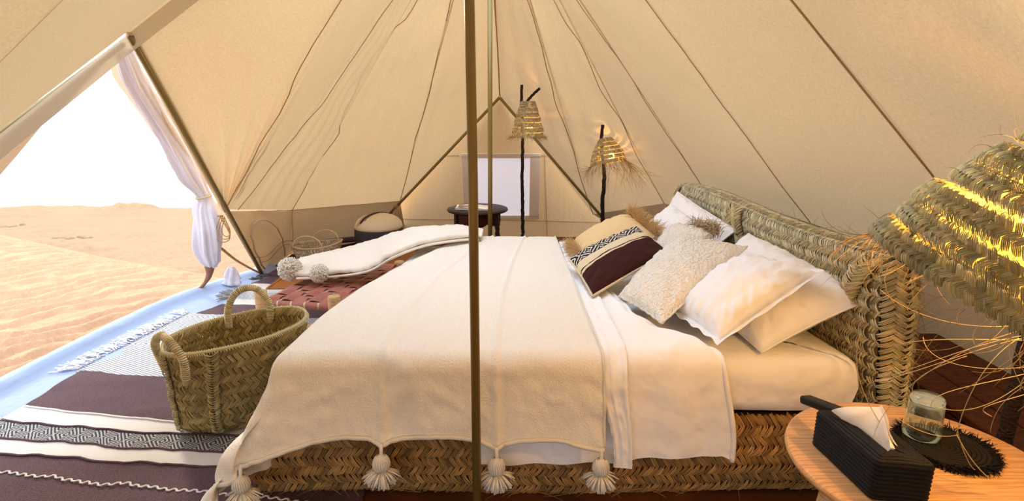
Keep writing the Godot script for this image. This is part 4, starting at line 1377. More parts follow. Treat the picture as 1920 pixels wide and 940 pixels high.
func flange(c: Array, pinch: float, wd: float, seed_: float) -> SurfaceTool:
	# a flat cloth border outside the seam
	var st := begin()
	var cen: Vector3 = (c[0] + c[1] + c[2] + c[3]) / 4
	for k in 4:
		grid(st, 30, 3, func(f, g):
			var uv: Array = [[f, 0.0], [1.0, f], [1.0 - f, 1.0], [0.0, 1.0 - f]][k]
			var p: Vector3 = cushion_pos(c, uv[0], uv[1], 1.0, 0.0, Vector3.UP, pinch, 0.0, 0.0)
			var o: Vector3 = (p - cen).normalized()
			return p + o * wd * g + Vector3(0, 0.006, 0.004) * g * sin(f * 26.0 + seed_ + k), 2, 1)
	return st

func build_pillows() -> void:
	var left_up := Vector3(-0.7, 0.7, 0.15)
	# against the headboard, far end
	var c := [P(1.075, 3.62, 0.88), P(1.175, 2.86, 0.79), P(0.97, 2.83, 0.60), P(0.90, 3.5, 0.60)]
	var t := thing("pillow", "white pillow leaning against the far end of the woven headboard", "pillow", P(1.03, 3.2, 0.58), "white bed pillows")
	obj("case", cushion_mesh(c, 0.075, 0.05, 1.0, 0.006, left_up), M.linen, t)
	obj("seam", piping(c, 0.05, 0.004), M.linen, t)
	c = [P(0.985, 3.38, 0.835), P(1.05, 2.98, 0.775), P(0.80, 2.95, 0.59), P(0.755, 3.36, 0.605)]
	t = thing("pillow", "white pillow lying behind the raffia fringed cushion, far side of the bed", "pillow", P(0.9, 3.2, 0.57), "white bed pillows")
	obj("case", cushion_mesh(c, 0.085, 0.04, 2.0, 0.006, left_up), M.linen, t)
	obj("seam", piping(c, 0.04, 0.004), M.linen, t)
	# the large one at the near end of the headboard, and the flanged one on it
	c = [P(1.175, 2.72, 0.80), P(1.325, 1.93, 0.735), P(0.90, 1.865, 0.55), P(0.80, 2.5, 0.57)]
	t = thing("pillow", "large white pillow at the near end of the headboard, under the flanged pillow", "pillow", P(1.0, 2.2, 0.54), "white bed pillows")
	obj("case", cushion_mesh(c, 0.10, 0.05, 3.0, 0.010, left_up, 2.0), M.linen, t)
	obj("seam", piping(c, 0.05, 0.004), M.linen, t)
	c = [P(1.005, 2.36, 0.775), P(1.13, 1.985, 0.815), P(0.735, 1.845, 0.605), P(0.66, 2.15, 0.61)]
	t = thing("pillow", "white pillow with a crinkled flange, third from the near end of the headboard in front of the large pillow", "pillow", P(0.85, 2.1, 0.56), "white bed pillows")
	tag(t, "white pillow with a thin crinkled flange, resting on the large near pillow", "pillow", "white bed pillows")
	obj("case", cushion_mesh(c, 0.095, 0.04, 4.0, 0.011, left_up), M.linen, t)
	obj("flange", flange(c, 0.04, 0.022, 2.0), M.linen, t)
	# fleece cushions
	c = [P(0.90, 3.02, 0.79), P(1.02, 2.74, 0.80), P(0.80, 2.55, 0.61), P(0.70, 2.85, 0.64)]
	t = thing("fleece_cushion", "cream fleece cushion with a tuft of long hair, half hidden amid the pillows", "cushion", P(0.85, 2.8, 0.57), "cream fleece cushions")
	obj("cover", cushion_mesh(c, 0.075, 0.05, 5.0, 0.008, left_up), M.fluff, t)
	var st := begin()
	for i in 420:
		st.set_color(tint(Color(0.72, 0.58, 0.38), 0.15))
		var f := rng.randf()
		var p: Vector3 = P(0.96, 2.87, 0.80).lerp(P(1.03, 2.73, 0.80), f) + Vector3(rng.randf_range(-0.03, 0.02), rng.randf_range(-0.03, 0.02), rng.randf_range(-0.02, 0.02))
		straw(st, p, Vector3(rng.randf_range(-0.6, 0.3), 0.9, rng.randf_range(-0.4, 0.4)), rng.randf_range(0.04, 0.08), 0.25, 0.25, 0.0016)
	stuff(obj("hair_tuft", st, M.fibre, t))
	c = [P(0.80, 2.66, 0.79), P(1.01, 2.34, 0.825), P(0.575, 2.015, 0.605), P(0.475, 2.36, 0.595)]
	t = thing("fleece_cushion", "big cream fleece cushion between the brown striped cushion and the flanged white pillow", "cushion", P(0.7, 2.3, 0.57), "cream fleece cushions")
	obj("cover", cushion_mesh(c, 0.075, 0.03, 6.0, 0.008, left_up, 2.0, 0, 1, 0, 1, 0.0, 56), M.fluff, t)
	obj("seam", piping(c, 0.03, 0.006, 0.002), M.fluff, t)
	# raffia fringed cushion
	c = [P(0.685, 3.24, 0.80), P(0.775, 2.94, 0.735), P(0.40, 2.92, 0.595), P(0.375, 3.36, 0.60)]
	t = thing("fringed_cushion", "beige cushion with shaggy raffia fringe on two edges, at the back of the pile", "cushion", P(0.55, 3.1, 0.58))
	obj("cover", cushion_mesh(c, 0.085, 0.03, 7.0, 0.006, left_up), M.raffia_cloth, t)
	for e in 2:
		st = begin()
		for i in 520:
			st.set_color(tint(Color(0.80, 0.54, 0.25), 0.2))
			var f := rng.randf()
			var p: Vector3 = (c[0] as Vector3).lerp(c[1], f) if e == 0 else (c[3] as Vector3).lerp(c[2], f)
			var o := Vector3(0.55, 0.8, 0.0) if e == 0 else Vector3(-0.9, 0.25, 0.0)
			p += Vector3(rng.randf_range(-0.02, 0.02), rng.randf_range(-0.01, 0.02), 0)
			straw(st, p, o + Vector3(rng.randf_range(-0.9, 0.9), rng.randf_range(-0.6, 0.5), rng.randf_range(-0.9, 0.9)), rng.randf_range(0.05, 0.095), 0.12, 0.22, 0.0014)
		stuff(obj("raffia_fringe", st, M.fibre, t))
	# striped cushion, its stripes as bands of their own
	c = [P(0.668, 2.93, 0.795), P(0.755, 2.60, 0.735), P(0.36, 2.375, 0.59), P(0.295, 2.82, 0.645)]
	t = thing("striped_cushion", "dark brown and cream striped cushion with a patterned band, propped on the fringed one", "cushion", P(0.52, 2.7, 0.57))
	var bands := [["patterned_band", M.rope_pattern, 0.0, 0.33], ["cream_band", M.cushioncream, 0.33, 0.49], ["dark_line", M.cushiondark, 0.49, 0.515], ["cream_band", M.cushioncream, 0.515, 0.55], ["dark_band", M.cushiondark, 0.55, 1.0]]
	for q in bands:
		var b := begin()
		var n: Vector3 = ((c[1] as Vector3) - c[0]).cross((c[3] as Vector3) - c[0]).normalized()
		if n.dot(left_up) < 0:
			n = -n
		grid(b, maxi(int(60 * (q[3] - q[2])), 4), 48, func(u, v): return cushion_pos(c, lerpf(q[2], q[3], u), v, 1.0, 0.055, n, 0.03, 8.0, 0.006), 1.0, 1.0)
		if q[0] == "patterned_band":
			b = begin()
			grid(b, 48, 14, func(v, u): return cushion_pos(c, lerpf(q[2], q[3], u), v, 1.0, 0.055, n, 0.03, 8.0, 0.006), 2.0, 1.0)
		obj(q[0], b, q[1], t)
	var n2: Vector3 = ((c[1] as Vector3) - c[0]).cross((c[3] as Vector3) - c[0]).normalized()
	if n2.dot(left_up) < 0:
		n2 = -n2
	st = begin()
	grid(st, 40, 40, func(u, v): return cushion_pos(c, u, v, -1.0, 0.05, n2, 0.03, 9.0, 0.006), 2, 2)
	obj("back", st, M.cushioncream, t)
	st = piping(c, 0.03, 0.006)
	obj("seam", st, M.cushioncream, t)

# ------------------------------------------------------------------ headboard
func build_headboard() -> void:
	var t := thing("headboard", "tall headboard wrapped in pale green straw braid, standing behind the pillows", "headboard", P(1.27, 2.8, 0))
	var st := begin()
	var y1 := 0.90
	var front := func(u, v):   # u from far to near, v from the floor up
		var x_top: float = lerpf(1.115, 1.245, u)
		var x_bot: float = lerpf(1.20, 1.36, u)
		var d: float = lerpf(3.80, 1.83, u)
		var x: float = lerpf(x_bot, x_top, v)
		x += 0.03 * pow(maxf(v - 0.90, 0) / 0.10, 2) - 0.012 * sin(v * PI)
		if u > 0.98:
			x += 0.01
		var y: float = lerpf(0.02, y1 + 0.012 * sin(u * 7.0), v)
		return P(x, d, y)
	var straw_col := Color(0.57, 0.50, 0.31)
	# inner board
	var b := begin()
	for q in [[P(1.215, 3.78, 0), P(1.375, 1.86, 0)]]:
		var a0: Vector3 = q[0]; var a1: Vector3 = q[1]
		var th := Vector3(0.06, 0, 0)
		var lo := Vector3(0, 0.01, 0); var hi := Vector3(-0.075, y1 - 0.03, 0)
		quad(b, a0 + lo, a1 + lo, a1 + hi, a0 + hi)
		quad(b, a0 + th + lo, a0 + th + hi, a1 + th + hi, a1 + th + lo)
		quad(b, a0 + hi, a1 + hi, a1 + th + hi, a0 + th + hi)
		quad(b, a1 + lo, a1 + th + lo, a1 + th + hi, a1 + hi)
		quad(b, a0 + lo, a0 + hi, a0 + th + hi, a0 + th + lo)
	obj("board", b, mat("inner board", Color(0.3, 0.22, 0.12), 0.9), t)
	var rows := 32
	reach = 1.15
	fill = 0.64
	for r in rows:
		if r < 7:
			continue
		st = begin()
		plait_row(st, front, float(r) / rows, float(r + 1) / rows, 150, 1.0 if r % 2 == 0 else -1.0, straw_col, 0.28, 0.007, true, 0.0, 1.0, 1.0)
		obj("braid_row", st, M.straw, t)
	# top edge
	var crown := func(u, v):
		var p: Vector3 = front.call(u, 1.0)
		var a: float = v * PI * 0.9
		return p + Vector3(0.055 - 0.055 * cos(a), 0.013 * sin(a), 0)
	for r in 4:
		st = begin()
		plait_row(st, crown, r / 4.0, (r + 1) / 4.0, 175, 1.0 if r % 2 == 0 else -1.0, straw_col, 0.3, 0.006, true, 0.0, 1.0, 1.0)
		obj("braid_row", st, M.straw, t)
	# near end, plaits running upward
	var end_face := func(u, v):   # u upward, v from the bed side to the back
		var y: float = lerpf(0.02, y1 + 0.008, u)
		var x0: float = lerpf(1.36, 1.245, u)
		var x1: float = lerpf(1.42, 1.40, u) - 0.05 * pow(u, 8)
		return P(lerpf(x0, x1, v), 1.815 - 0.035 * sin(v * PI) , y)
	blades = 4
	reach = 1.12
	fill = 0.72
	for r in 4:
		st = begin()
		plait_row(st, end_face, r / 4.0, (r + 1) / 4.0, 40, 1.0 if r % 2 == 0 else -1.0, straw_col, 0.28, 0.011, true, 0.0, 1.0, -1.0)
		obj("braid_row", st, M.straw, t)
	blades = 3
	reach = 1.0
	fill = 0.78
	# back
	st = begin()
	grid(st, 20, 8, func(u, v): return P(lerpf(1.25, 1.40, u), lerpf(3.78, 1.84, u), lerpf(0.02, y1, v)), 1, 1)
	obj("back_cover", st, mat("straw backing", Color(0.55, 0.47, 0.28), 0.9), t)
	# bands bound round the board
	for q in [[0.43, 0.99, 0.385, 0.62, 0.055], [0.45, 0.99, 0.545, 0.64, 0.055], [0.975, 0.985, 0.90, 0.72, 0.05], [0.02, 0.985, 0.0, 0.8, 0.03]]:
		st = begin()
		var a: Vector2 = Vector2(q[0], q[1]); var e: Vector2 = Vector2(q[2], q[3])
		var band := func(u, v):
			var s := a.lerp(e, u)
			var p: Vector3 = front.call(clampf(s.x + (v - 0.5) * q[4], 0.0, 1.0), s.y - (v - 0.5) * 0.0)
			return p + Vector3(-0.016 - 0.006 * sin(v * PI), 0.012 * (1.0 - u), 0.004)
		for r in 2:
			plait_row(st, band, r / 2.0, (r + 1) / 2.0, 24, 1.0 if r == 0 else -1.0, Color(0.62, 0.50, 0.27), 0.22, 0.006, true, 0.0, 1.0, 1.0)
		obj("binding_band", st, M.straw, t)
	st = begin()
	for i in 70:
		st.set_color(tint(Color(0.40, 0.30, 0.15), 0.3))
		var u := rng.randf_range(0.55, 1.0)
		straw(st, crown.call(u, rng.randf_range(0.1, 0.9)), Vector3(rng.randf_range(-0.5, 0.5), rng.randf_range(0.0, 0.6), rng.randf_range(-1, 1)), rng.randf_range(0.02, 0.08), 0.02, 0.15, 0.0006)
	for i in 90:
		st.set_color(tint(Color(0.38, 0.25, 0.12), 0.3))
		straw(st, end_face.call(rng.randf_range(0.5, 1.0), rng.randf_range(0.5, 1.0)), Vector3(rng.randf_range(-0.4, 1.0), rng.randf_range(-0.8, 0.5), rng.randf_range(0, 0.6)), rng.randf_range(0.03, 0.12), 0.06, 0.2, 0.0008)
	stuff(obj("loose_straw", st, M.fibre, t))

# ------------------------------------------------------------------ baskets
func oval(cx: float, cd: float, y: float, a: float, b: float, turn: float, u: float, tilt := 0.0) -> Vector3:
	var an := u * TAU
	# a rounded oval
	var ca := signf(cos(an)) * pow(absf(cos(an)), 0.9)
	var sa := signf(sin(an)) * pow(absf(sin(an)), 0.9)
	var x := a * ca
	var d := b * sa
	return P(cx + x * cos(turn) - d * sin(turn), cd + x * sin(turn) + d * cos(turn), y + tilt * x / a)

func build_baskets() -> void:
	var t := thing("palm_basket", "large olive palm basket with rope handles on the rug beside the bed", "basket", P(-1.27, 2.32, 0))
	var wall := func(u, v):
		var e := smoothstep(0.0, 1.0, v)
		var a := lerpf(0.235, 0.292, pow(v, 0.8))
		var b := lerpf(0.155, 0.20, pow(v, 0.8))
		var r := 1.0 - 0.16 * pow(maxf(1.0 - v / 0.10, 0.0), 2.0)
		a *= r
		b *= r
		var p := oval(lerpf(-1.285, -1.225, v), lerpf(2.36, 2.335, v), lerpf(0.012, 0.445, v), a, b, 0.44, u, 0.028 * v)
		p += Vector3(nz2.get_noise_3d(p.x * 3, p.y * 4, p.z * 3), 0, nz2.get_noise_3d(p.z * 3, p.y * 4, p.x * 3)) * 0.012
		return p
	var inner := func(u, v):
		var p: Vector3 = wall.call(u, v)
		var c: Vector3 = oval(lerpf(-1.285, -1.225, v), lerpf(2.36, 2.335, v), p.y, 0.0001, 0.0001, 0.44, u)
		return p.lerp(Vector3(c.x, p.y, c.z), 0.04)
	var col := Color(0.39, 0.29, 0.115)
	reach = 1.12
	for r in 13:
		var st := begin()
		var lean := 1.0 if r % 2 == 0 else -1.0
		plait_row(st, wall, r / 13.0, (r + 1) / 13.0, 86, lean, col, 0.34, 0.005, false, 0.0, 1.0, 1.0)
		plait_row(st, inner, r / 13.0, (r + 1) / 13.0, 86, -lean, col * 1.1, 0.34, 0.005, false, 0.0, 1.0, -1.0)
		obj("braid_row", st, M.straw, t)
	reach = 1.0
	# a few straws short of closed, so that the sun glints through
	var st := begin()
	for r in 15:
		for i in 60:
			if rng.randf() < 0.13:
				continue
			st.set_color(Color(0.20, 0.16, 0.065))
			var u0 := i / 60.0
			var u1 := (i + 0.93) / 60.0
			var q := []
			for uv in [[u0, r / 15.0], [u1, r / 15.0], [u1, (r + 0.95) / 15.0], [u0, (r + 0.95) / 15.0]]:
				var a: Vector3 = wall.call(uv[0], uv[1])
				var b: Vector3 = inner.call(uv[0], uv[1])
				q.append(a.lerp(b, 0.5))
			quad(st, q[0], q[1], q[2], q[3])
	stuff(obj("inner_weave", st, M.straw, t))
	st = begin()
	st.set_color(Color(0.3, 0.24, 0.1))
	grid(st, 60, 4, func(u, v): return (wall.call(u, 0.01) as Vector3).lerp(P(-1.285, 2.36, 0.014), v), 1, 1)
	obj("bottom", st, M.straw, t)
	# plaited rim
	st = begin()
	var lip := []
	for i in 97:
		lip.append((wall.call(i / 96.0, 1.0) as Vector3) + Vector3(0, 0.004, 0))
	st.set_color(Color(0.50, 0.42, 0.20))
	tube(st, lip, 0.008, 8, false)
	for i in 200:
		st.set_color(tint(Color(0.62, 0.54, 0.30), 0.3))
		var p: Vector3 = (wall.call(i / 200.0, 1.0) as Vector3)
		var p2: Vector3 = (wall.call((i + 1.6) / 200.0, 1.0) as Vector3)
		var out := Vector3(p.x + 1.225, 0, p.z + 2.335).normalized()
		tube(st, [p - out * 0.011 + Vector3(0, -0.005, 0), (p + p2) / 2 + Vector3(0, 0.014, 0), p2 + out * 0.011 + Vector3(0, -0.005, 0)], 0.0022, 4, false)
	obj("rim", st, M.straw, t)
	# handles: cord wound round a core
	var handles := [
		[P(-1.475, 2.19, 0.32), P(-1.49, 2.17, 0.44), P(-1.435, 2.13, 0.505), P(-1.36, 2.07, 0.50), P(-1.31, 2.055, 0.43), P(-1.315, 2.06, 0.32), 0],
		[P(-1.335, 2.475, 0.40), P(-1.325, 2.47, 0.50), P(-1.285, 2.50, 0.572), P(-1.215, 2.53, 0.575), P(-1.165, 2.54, 0.50), P(-1.165, 2.53, 0.40), 1]]
	for h in handles:
		st = begin()
		var path := smooth_path(h.slice(0, 6), 60)
		st.set_color(Color(0.42, 0.34, 0.16))
		tube(st, path, 0.013, 8, true)
		for i in 57:
			var tg: Vector3 = (path[i + 2] - path[i]).normalized()
			var s := tg.cross(Vector3(0.3, 0.2, 1)).normalized()
			var w := s.cross(tg)
			var ring := []
			for k in 9:
				var a := TAU * k / 8.0
				ring.append(path[i + 1] + (s * cos(a) + w * sin(a)) * 0.0145 + tg * (k / 8.0 - 0.5) * 0.007)
			st.set_color(tint(Color(0.60, 0.50, 0.28), 0.25))
			tube(st, ring, 0.0034, 4, false)
		var mi := obj("handle", st, M.straw, t)
	# two stiff braids that run down the outside under the near handle
	for q in [0.575, 0.705]:
		st = begin()
		for k in 2:
			var f := func(u, v):
				var p: Vector3 = wall.call(q + 0.026 * (v - 0.5), 1.0 - u * 0.96)
				var out := Vector3(p.x + 1.25, 0, p.z + 2.34).normalized()
				return p + out * 0.014
			plait_row(st, f, k / 2.0, (k + 1) / 2.0, 34, 1.0 if k == 0 else -1.0, Color(0.45, 0.36, 0.16), 0.3, 0.008, true, 0.0, 1.0, 1.0)
		obj("handle_braid", st, M.straw, t)
	# the small basket by the wall
	t = thing("small_basket", "small pale straw basket with two thin handles by the left tent wall", "basket", P(-1.79, 5.0, 0))
	var sw := func(u, v):
		var a := lerpf(0.165, 0.225, v)
		return oval(-1.79, 5.0, lerpf(0.015, 0.205, v) , a, a * 0.72, 0.1, u, 0.012 * v) + Vector3(0, 0.012 * v * cos(u * TAU * 2), 0)
	var sin_ := func(u, v): return (sw.call(u, v) as Vector3).lerp(P(-1.79, 5.0, (sw.call(u, v) as Vector3).y), 0.04)
	for r in 9:
		st = begin()
		plait_row(st, sw, r / 9.0, (r + 1) / 9.0, 64, 1.0 if r % 2 == 0 else -1.0, Color(0.62, 0.50, 0.33), 0.22, 0.004, true)
		plait_row(st, sin_, r / 9.0, (r + 1) / 9.0, 64, 1.0 if r % 2 == 0 else -1.0, Color(0.60, 0.47, 0.30), 0.22, 0.004, false, 0.0, 1.0, -1.0)
		obj("braid_row", st, M.straw, t)
	st = begin()
	st.set_color(Color(0.55, 0.43, 0.27))
	tube(st, range(0, 65).map(func(i): return sw.call(i / 64.0, 1.0)), 0.008, 6, false)
	obj("rim", st, M.straw, t)
	st = begin()
	st.set_color(Color(0.45, 0.35, 0.2))
	grid(st, 40, 3, func(u, v): return (sw.call(u, 0.02) as Vector3).lerp(P(-1.79, 5.0, 0.018), v), 1, 1)
	obj("bottom", st, M.straw, t)
	for q in [[0.60, 0.80, 0.105], [0.12, 0.30, 0.10]]:
		st = begin()
		st.set_color(Color(0.68, 0.52, 0.32))
		var a: Vector3 = sw.call(q[0], 0.98); var e: Vector3 = sw.call(q[1], 0.98)
		tube(st, bez(a, a + Vector3(0.0, q[2] * 1.35, 0), e + Vector3(0.0, q[2] * 1.35, 0), e, 24), 0.006, 6)
		obj("handle", st, M.straw, t)

# ------------------------------------------------------------------ bench with woven leather
func build_bench() -> void:
	var t := thing("leather_bench", "low wooden bench with a seat woven from red brown leather straps", "bench", P(-1.2, 3.45, 0))
	var nl := P(-1.45, 3.11, 0); var nr := P(-1.03, 3.045, 0)
	var along := (P(-1.28, 3.95, 0) - P(-1.45, 3.11, 0))
	var across := nr - nl
	var fl := nl + along; var fr := nr + along + Vector3(0.05, 0, 0)
	var st := begin()
	var hs := [0.375, 0.365, 0.34, 0.34]
	var k := 0
	for q in [nl + Vector3(-0.015, 0, 0.005), nr + Vector3(0.012, 0, 0.005), fl, fr]:
		st = begin()
		lathe(st, [Vector2(0.0, 0.01), Vector2(0.026, 0.01), Vector2(0.032, 0.05), Vector2(0.036, 0.2), Vector2(0.036, hs[k] - 0.006), Vector2(0.031, hs[k]), Vector2(0.0, hs[k] + 0.001)], 18, Transform3D(Basis(), q))
		obj("leg", st, M.rawwood, t)
		k += 1
	for q in [[nl, nr, 0.295], [fl, fr, 0.295], [nl, fl, 0.295], [nr, fr, 0.295]]:
		st = begin()
		tube(st, [q[0] + Vector3(0, q[2], 0), (q[0] + q[1]) / 2 + Vector3(0, q[2], 0), q[1] + Vector3(0, q[2], 0)], 0.021, 12)
		obj("rail", st, M.paleleather if q[0] != q[1] - along and q[0].x != q[1].x - along.x and absf(q[0].z - q[1].z) < 0.3 else M.leather, t)
	st = begin()
	tube(st, [nl.lerp(nr, 0.5) + Vector3(0, 0.15, -0.02), nl.lerp(nr, 0.86) + Vector3(0, 0.2, 0.03), nr + Vector3(0, 0.26, 0.02)], 0.013, 8)
	obj("brace", st, M.rawwood, t)
	# straps: long ones and cross ones, over and under
	var ny := 9
	var nx := 5
	for i in nx:
		st = begin()
		st.set_color(tint(Color(1, 1, 1), 0.10))
		var f0 := (i + 0.07) / nx; var f1 := (i + 0.93) / nx
		grid(st, 4, ny * 6, func(u, v):
			var f := lerpf(f0, f1, u)
			var p: Vector3 = nl.lerp(nr, f).lerp(fl.lerp(fr, f), v)
			var w := sin(v * ny * PI) * (1.0 if i % 2 == 0 else -1.0)
			var e := smoothstep(0.0, 0.03, v) * smoothstep(1.0, 0.97, v)
			return p + Vector3(0, 0.318 + 0.0075 * w * e - 0.012 * (1 - e) - 0.006 * sin(f * PI) * sin(v * PI) + 0.002 * (1.0 - pow(u * 2 - 1, 4)), 0), 1, 8)
		# wrapped round the near rail
		grid(st, 2, 6, func(u, v):
			var p: Vector3 = nl.lerp(nr, lerpf(f0, f1, u))
			var a: float = v * PI * 1.1
			return p + Vector3(0, 0.295 + 0.0235 * cos(a), 0.0235 * sin(a)))
		obj("leather_strap", st, M.leather if i != 1 and i != 3 else M.leather, t)
	for j in ny:
		st = begin()
		st.set_color(tint(Color(1.0, 0.93, 0.95), 0.12))
		var g0 := (j + 0.08) / ny; var g1 := (j + 0.92) / ny
		grid(st, nx * 6, 4, func(u, v):
			var g := lerpf(g0, g1, v)
			var p: Vector3 = nl.lerp(fl, g).lerp(nr.lerp(fr, g), u)
			var w := sin(u * nx * PI) * (-1.0 if j % 2 == 0 else 1.0)
			var e := smoothstep(0.0, 0.04, u) * smoothstep(1.0, 0.96, u)
			return p + Vector3(0, 0.318 + 0.0075 * w * e - 0.012 * (1 - e) - 0.006 * sin(g * PI) * sin(u * PI) + 0.002 * (1.0 - pow(v * 2 - 1, 4)), 0), 5, 1)
		obj("leather_strap", st, M.leather, t)

# ------------------------------------------------------------------ things at the rear of the tent
func build_rear_things() -> void:
	# pouf
	var t := thing("pouf", "round charcoal pouf with a domed cream top and dark stripes", "pouf", P(-1.285, 5.3, 0))
	var c := P(-1.285, 5.3, 0)
	var st := begin()
	lathe(st, [Vector2(0.0, 0.004), Vector2(0.15, 0.004), Vector2(0.16, 0.03), Vector2(0.17, 0.13), Vector2(0.0, 0.135)], 40, Transform3D(Basis(), c))
	obj("base", st, mat("dark pouf base", Color(0.17, 0.13, 0.125), 0.9), t)
	st = begin()
	lathe(st, [Vector2(0.12, 0.135), Vector2(0.215, 0.145), Vector2(0.229, 0.165), Vector2(0.232, 0.21), Vector2(0.231, 0.26), Vector2(0.228, 0.285), Vector2(0.222, 0.293)], 48, Transform3D(Basis(), c), 0.02)
	obj("band", st, M.charcoal, t)
	st = begin()
	var dome := [Vector2(0.222, 0.291), Vector2(0.2295, 0.30), Vector2(0.229, 0.318), Vector2(0.217, 0.348), Vector2(0.192, 0.378), Vector2(0.15, 0.403), Vector2(0.10, 0.420), Vector2(0.05, 0.428), Vector2(0.001, 0.430)]
	lathe(st, dome, 48, Transform3D(Basis(), c), 0.02)
	obj("cover", st, M.cushioncream, t)
	var dome_h := func(r: float) -> float:
		for i in dome.size() - 1:
			if r <= dome[i].x and r >= dome[i + 1].x:
				return lerpf(dome[i].y, dome[i + 1].y, (dome[i].x - r) / maxf(dome[i].x - dome[i + 1].x, 1e-5))
		return 0.31
	for q in [[-0.03, 0.017], [-0.068, 0.004], [0.004, 0.004]]:
		st = begin()
		grid(st, 30, 4, func(u, v):
			var x: float = q[0] + q[1] * (v - 0.5) * 2
			var d: float = lerpf(-0.165, 0.17, u)
			var x2: float = x + 0.62 * d
			var r := minf(Vector2(x2, d).length(), 0.225)
			return c + Vector3(x2, dome_h.call(r) + 0.005 + 0.002 * sin(v * PI), -d), 1, 1)
		obj("stripe", st, M.cushiondark, t)
	# dark carved table with a magazine
	t = thing("side_table", "small dark carved wooden table with turned legs against the rear wall", "table", P(-0.325, 5.22, 0))
	c = P(-0.325, 5.22, 0)
	st = begin()
	lathe(st, [Vector2(0.0, 0.465), Vector2(0.255, 0.465), Vector2(0.28, 0.472), Vector2(0.288, 0.482), Vector2(0.284, 0.493), Vector2(0.272, 0.498), Vector2(0.0, 0.499)], 56, Transform3D(Basis(), c))
	obj("top", st, M.darkwood, t)
	for i in 6:
		var a := TAU * (i + 0.5) / 6.0
		var a2 := TAU * (i + 1.5) / 6.0
		var p := c + Vector3(cos(a), 0, sin(a)) * 0.215
		var p2 := c + Vector3(cos(a2), 0, sin(a2)) * 0.215
		st = begin()
		var xf := Transform3D(Basis(), p)
		lathe(st, [Vector2(0.0, 0.004), Vector2(0.016, 0.004), Vector2(0.02, 0.03), Vector2(0.013, 0.06), Vector2(0.019, 0.085), Vector2(0.012, 0.11), Vector2(0.021, 0.15), Vector2(0.025, 0.20), Vector2(0.016, 0.25), Vector2(0.022, 0.275), Vector2(0.014, 0.30), Vector2(0.022, 0.325), Vector2(0.022, 0.345)], 14, xf)
		rbox(st, Transform3D(Basis(Vector3.UP, -a), p + Vector3(0, 0.405, 0)), Vector3(0.045, 0.125, 0.045), 0.005)
		obj("leg", st, M.darkwood, t)
		st = begin()
		# apron board with a scalloped lower edge
		var inn := (c - (p + p2) / 2).normalized()
		inn.y = 0
		for s in [0.0, 1.0]:
			grid(st, 24, 3, func(u, v):
				var low := 0.37 - 0.022 * absf(sin(u * PI * 2.0))
				var q: Vector3 = p.lerp(p2, u) + inn * (0.012 * s - 0.006)
				return q + Vector3(0, lerpf(0.465, low, v), 0))
		grid(st, 24, 1, func(u, v):
			var low := 0.37 - 0.022 * absf(sin(u * PI * 2.0))
			return p.lerp(p2, u) + inn * (0.012 * v - 0.006) + Vector3(0, low, 0))
		obj("apron", st, mat("reddish dark wood", Color(0.30, 0.14, 0.09), 0.5) if i == 0 else M.apron_wood, t)
		if i == 0:
			M.apron_wood = (t.get_child(t.get_child_count() - 1) as MeshInstance3D).mesh.surface_get_material(0)
	# open magazine lying on it
	t = thing("magazine", "open white magazine lying on the dark carved table", "magazine", c + Vector3(-0.05, 0.5, 0))
	for s in [-1.0, 1.0]:
		st = begin()
		var mx := c + Vector3(-0.045, 0.500, 0.03)
		grid(st, 14, 8, func(u, v): return mx + Vector3(s * u * 0.155, 0.008 + 0.012 * sin(minf(u * 1.6, 1.0) * PI * 0.75) * (1 - u * 0.5), (v - 0.5) * 0.21 + 0.02 * u * s), 1, 1)
		grid(st, 14, 1, func(u, v): return mx + Vector3(s * u * 0.155, lerpf(0.0, 0.008 + 0.012 * sin(minf(u * 1.6, 1.0) * PI * 0.75) * (1 - u * 0.5), v), 0.105 + 0.02 * u * s), 1, 1)
		obj("page_block", st, mat("paper", Color(0.90, 0.90, 0.92), 0.6), t)
	st = begin()
	grid(st, 6, 6, func(u, v): return c + Vector3(-0.045 - 0.13 + 0.10 * u, 0.522 - 0.005 * u + 0.001, 0.03 + (v - 0.5) * 0.12), 1, 1)
	obj("picture", st, mat("printed photo", Color(0.62, 0.52, 0.42), 0.5), t)
	# low planks along the right hand wall
	t = thing("plank_platform", "low platform of dark brown planks along the right tent wall, beyond the straw lamp", "platform", P(1.95, 2.1, 0))
	for i in 3:
		st = begin()
		var x := 1.64 + i * 0.150
		rbox(st, Transform3D(Basis(Vector3.UP, -0.03), P(x + 0.06, 1.85, 0.315)), Vector3(0.142, 0.03, 1.55 - 0.05 * i), 0.004)
		obj("plank", st, M.plank, t)
	for i in 2:
		st = begin()
		rbox(st, Transform3D(Basis(Vector3.UP, -0.03), P(1.645, 1.85, 0.225 - 0.145 * i)), Vector3(0.025, 0.135, 1.52), 0.004)
		obj("plank", st, M.plank, t)
	for d in [1.25, 2.45]:
		st = begin()
		rbox(st, Transform3D(Basis(), P(1.86, d, 0.15)), Vector3(0.38, 0.298, 0.05), 0.004)
		obj("support", st, M.plank, t)

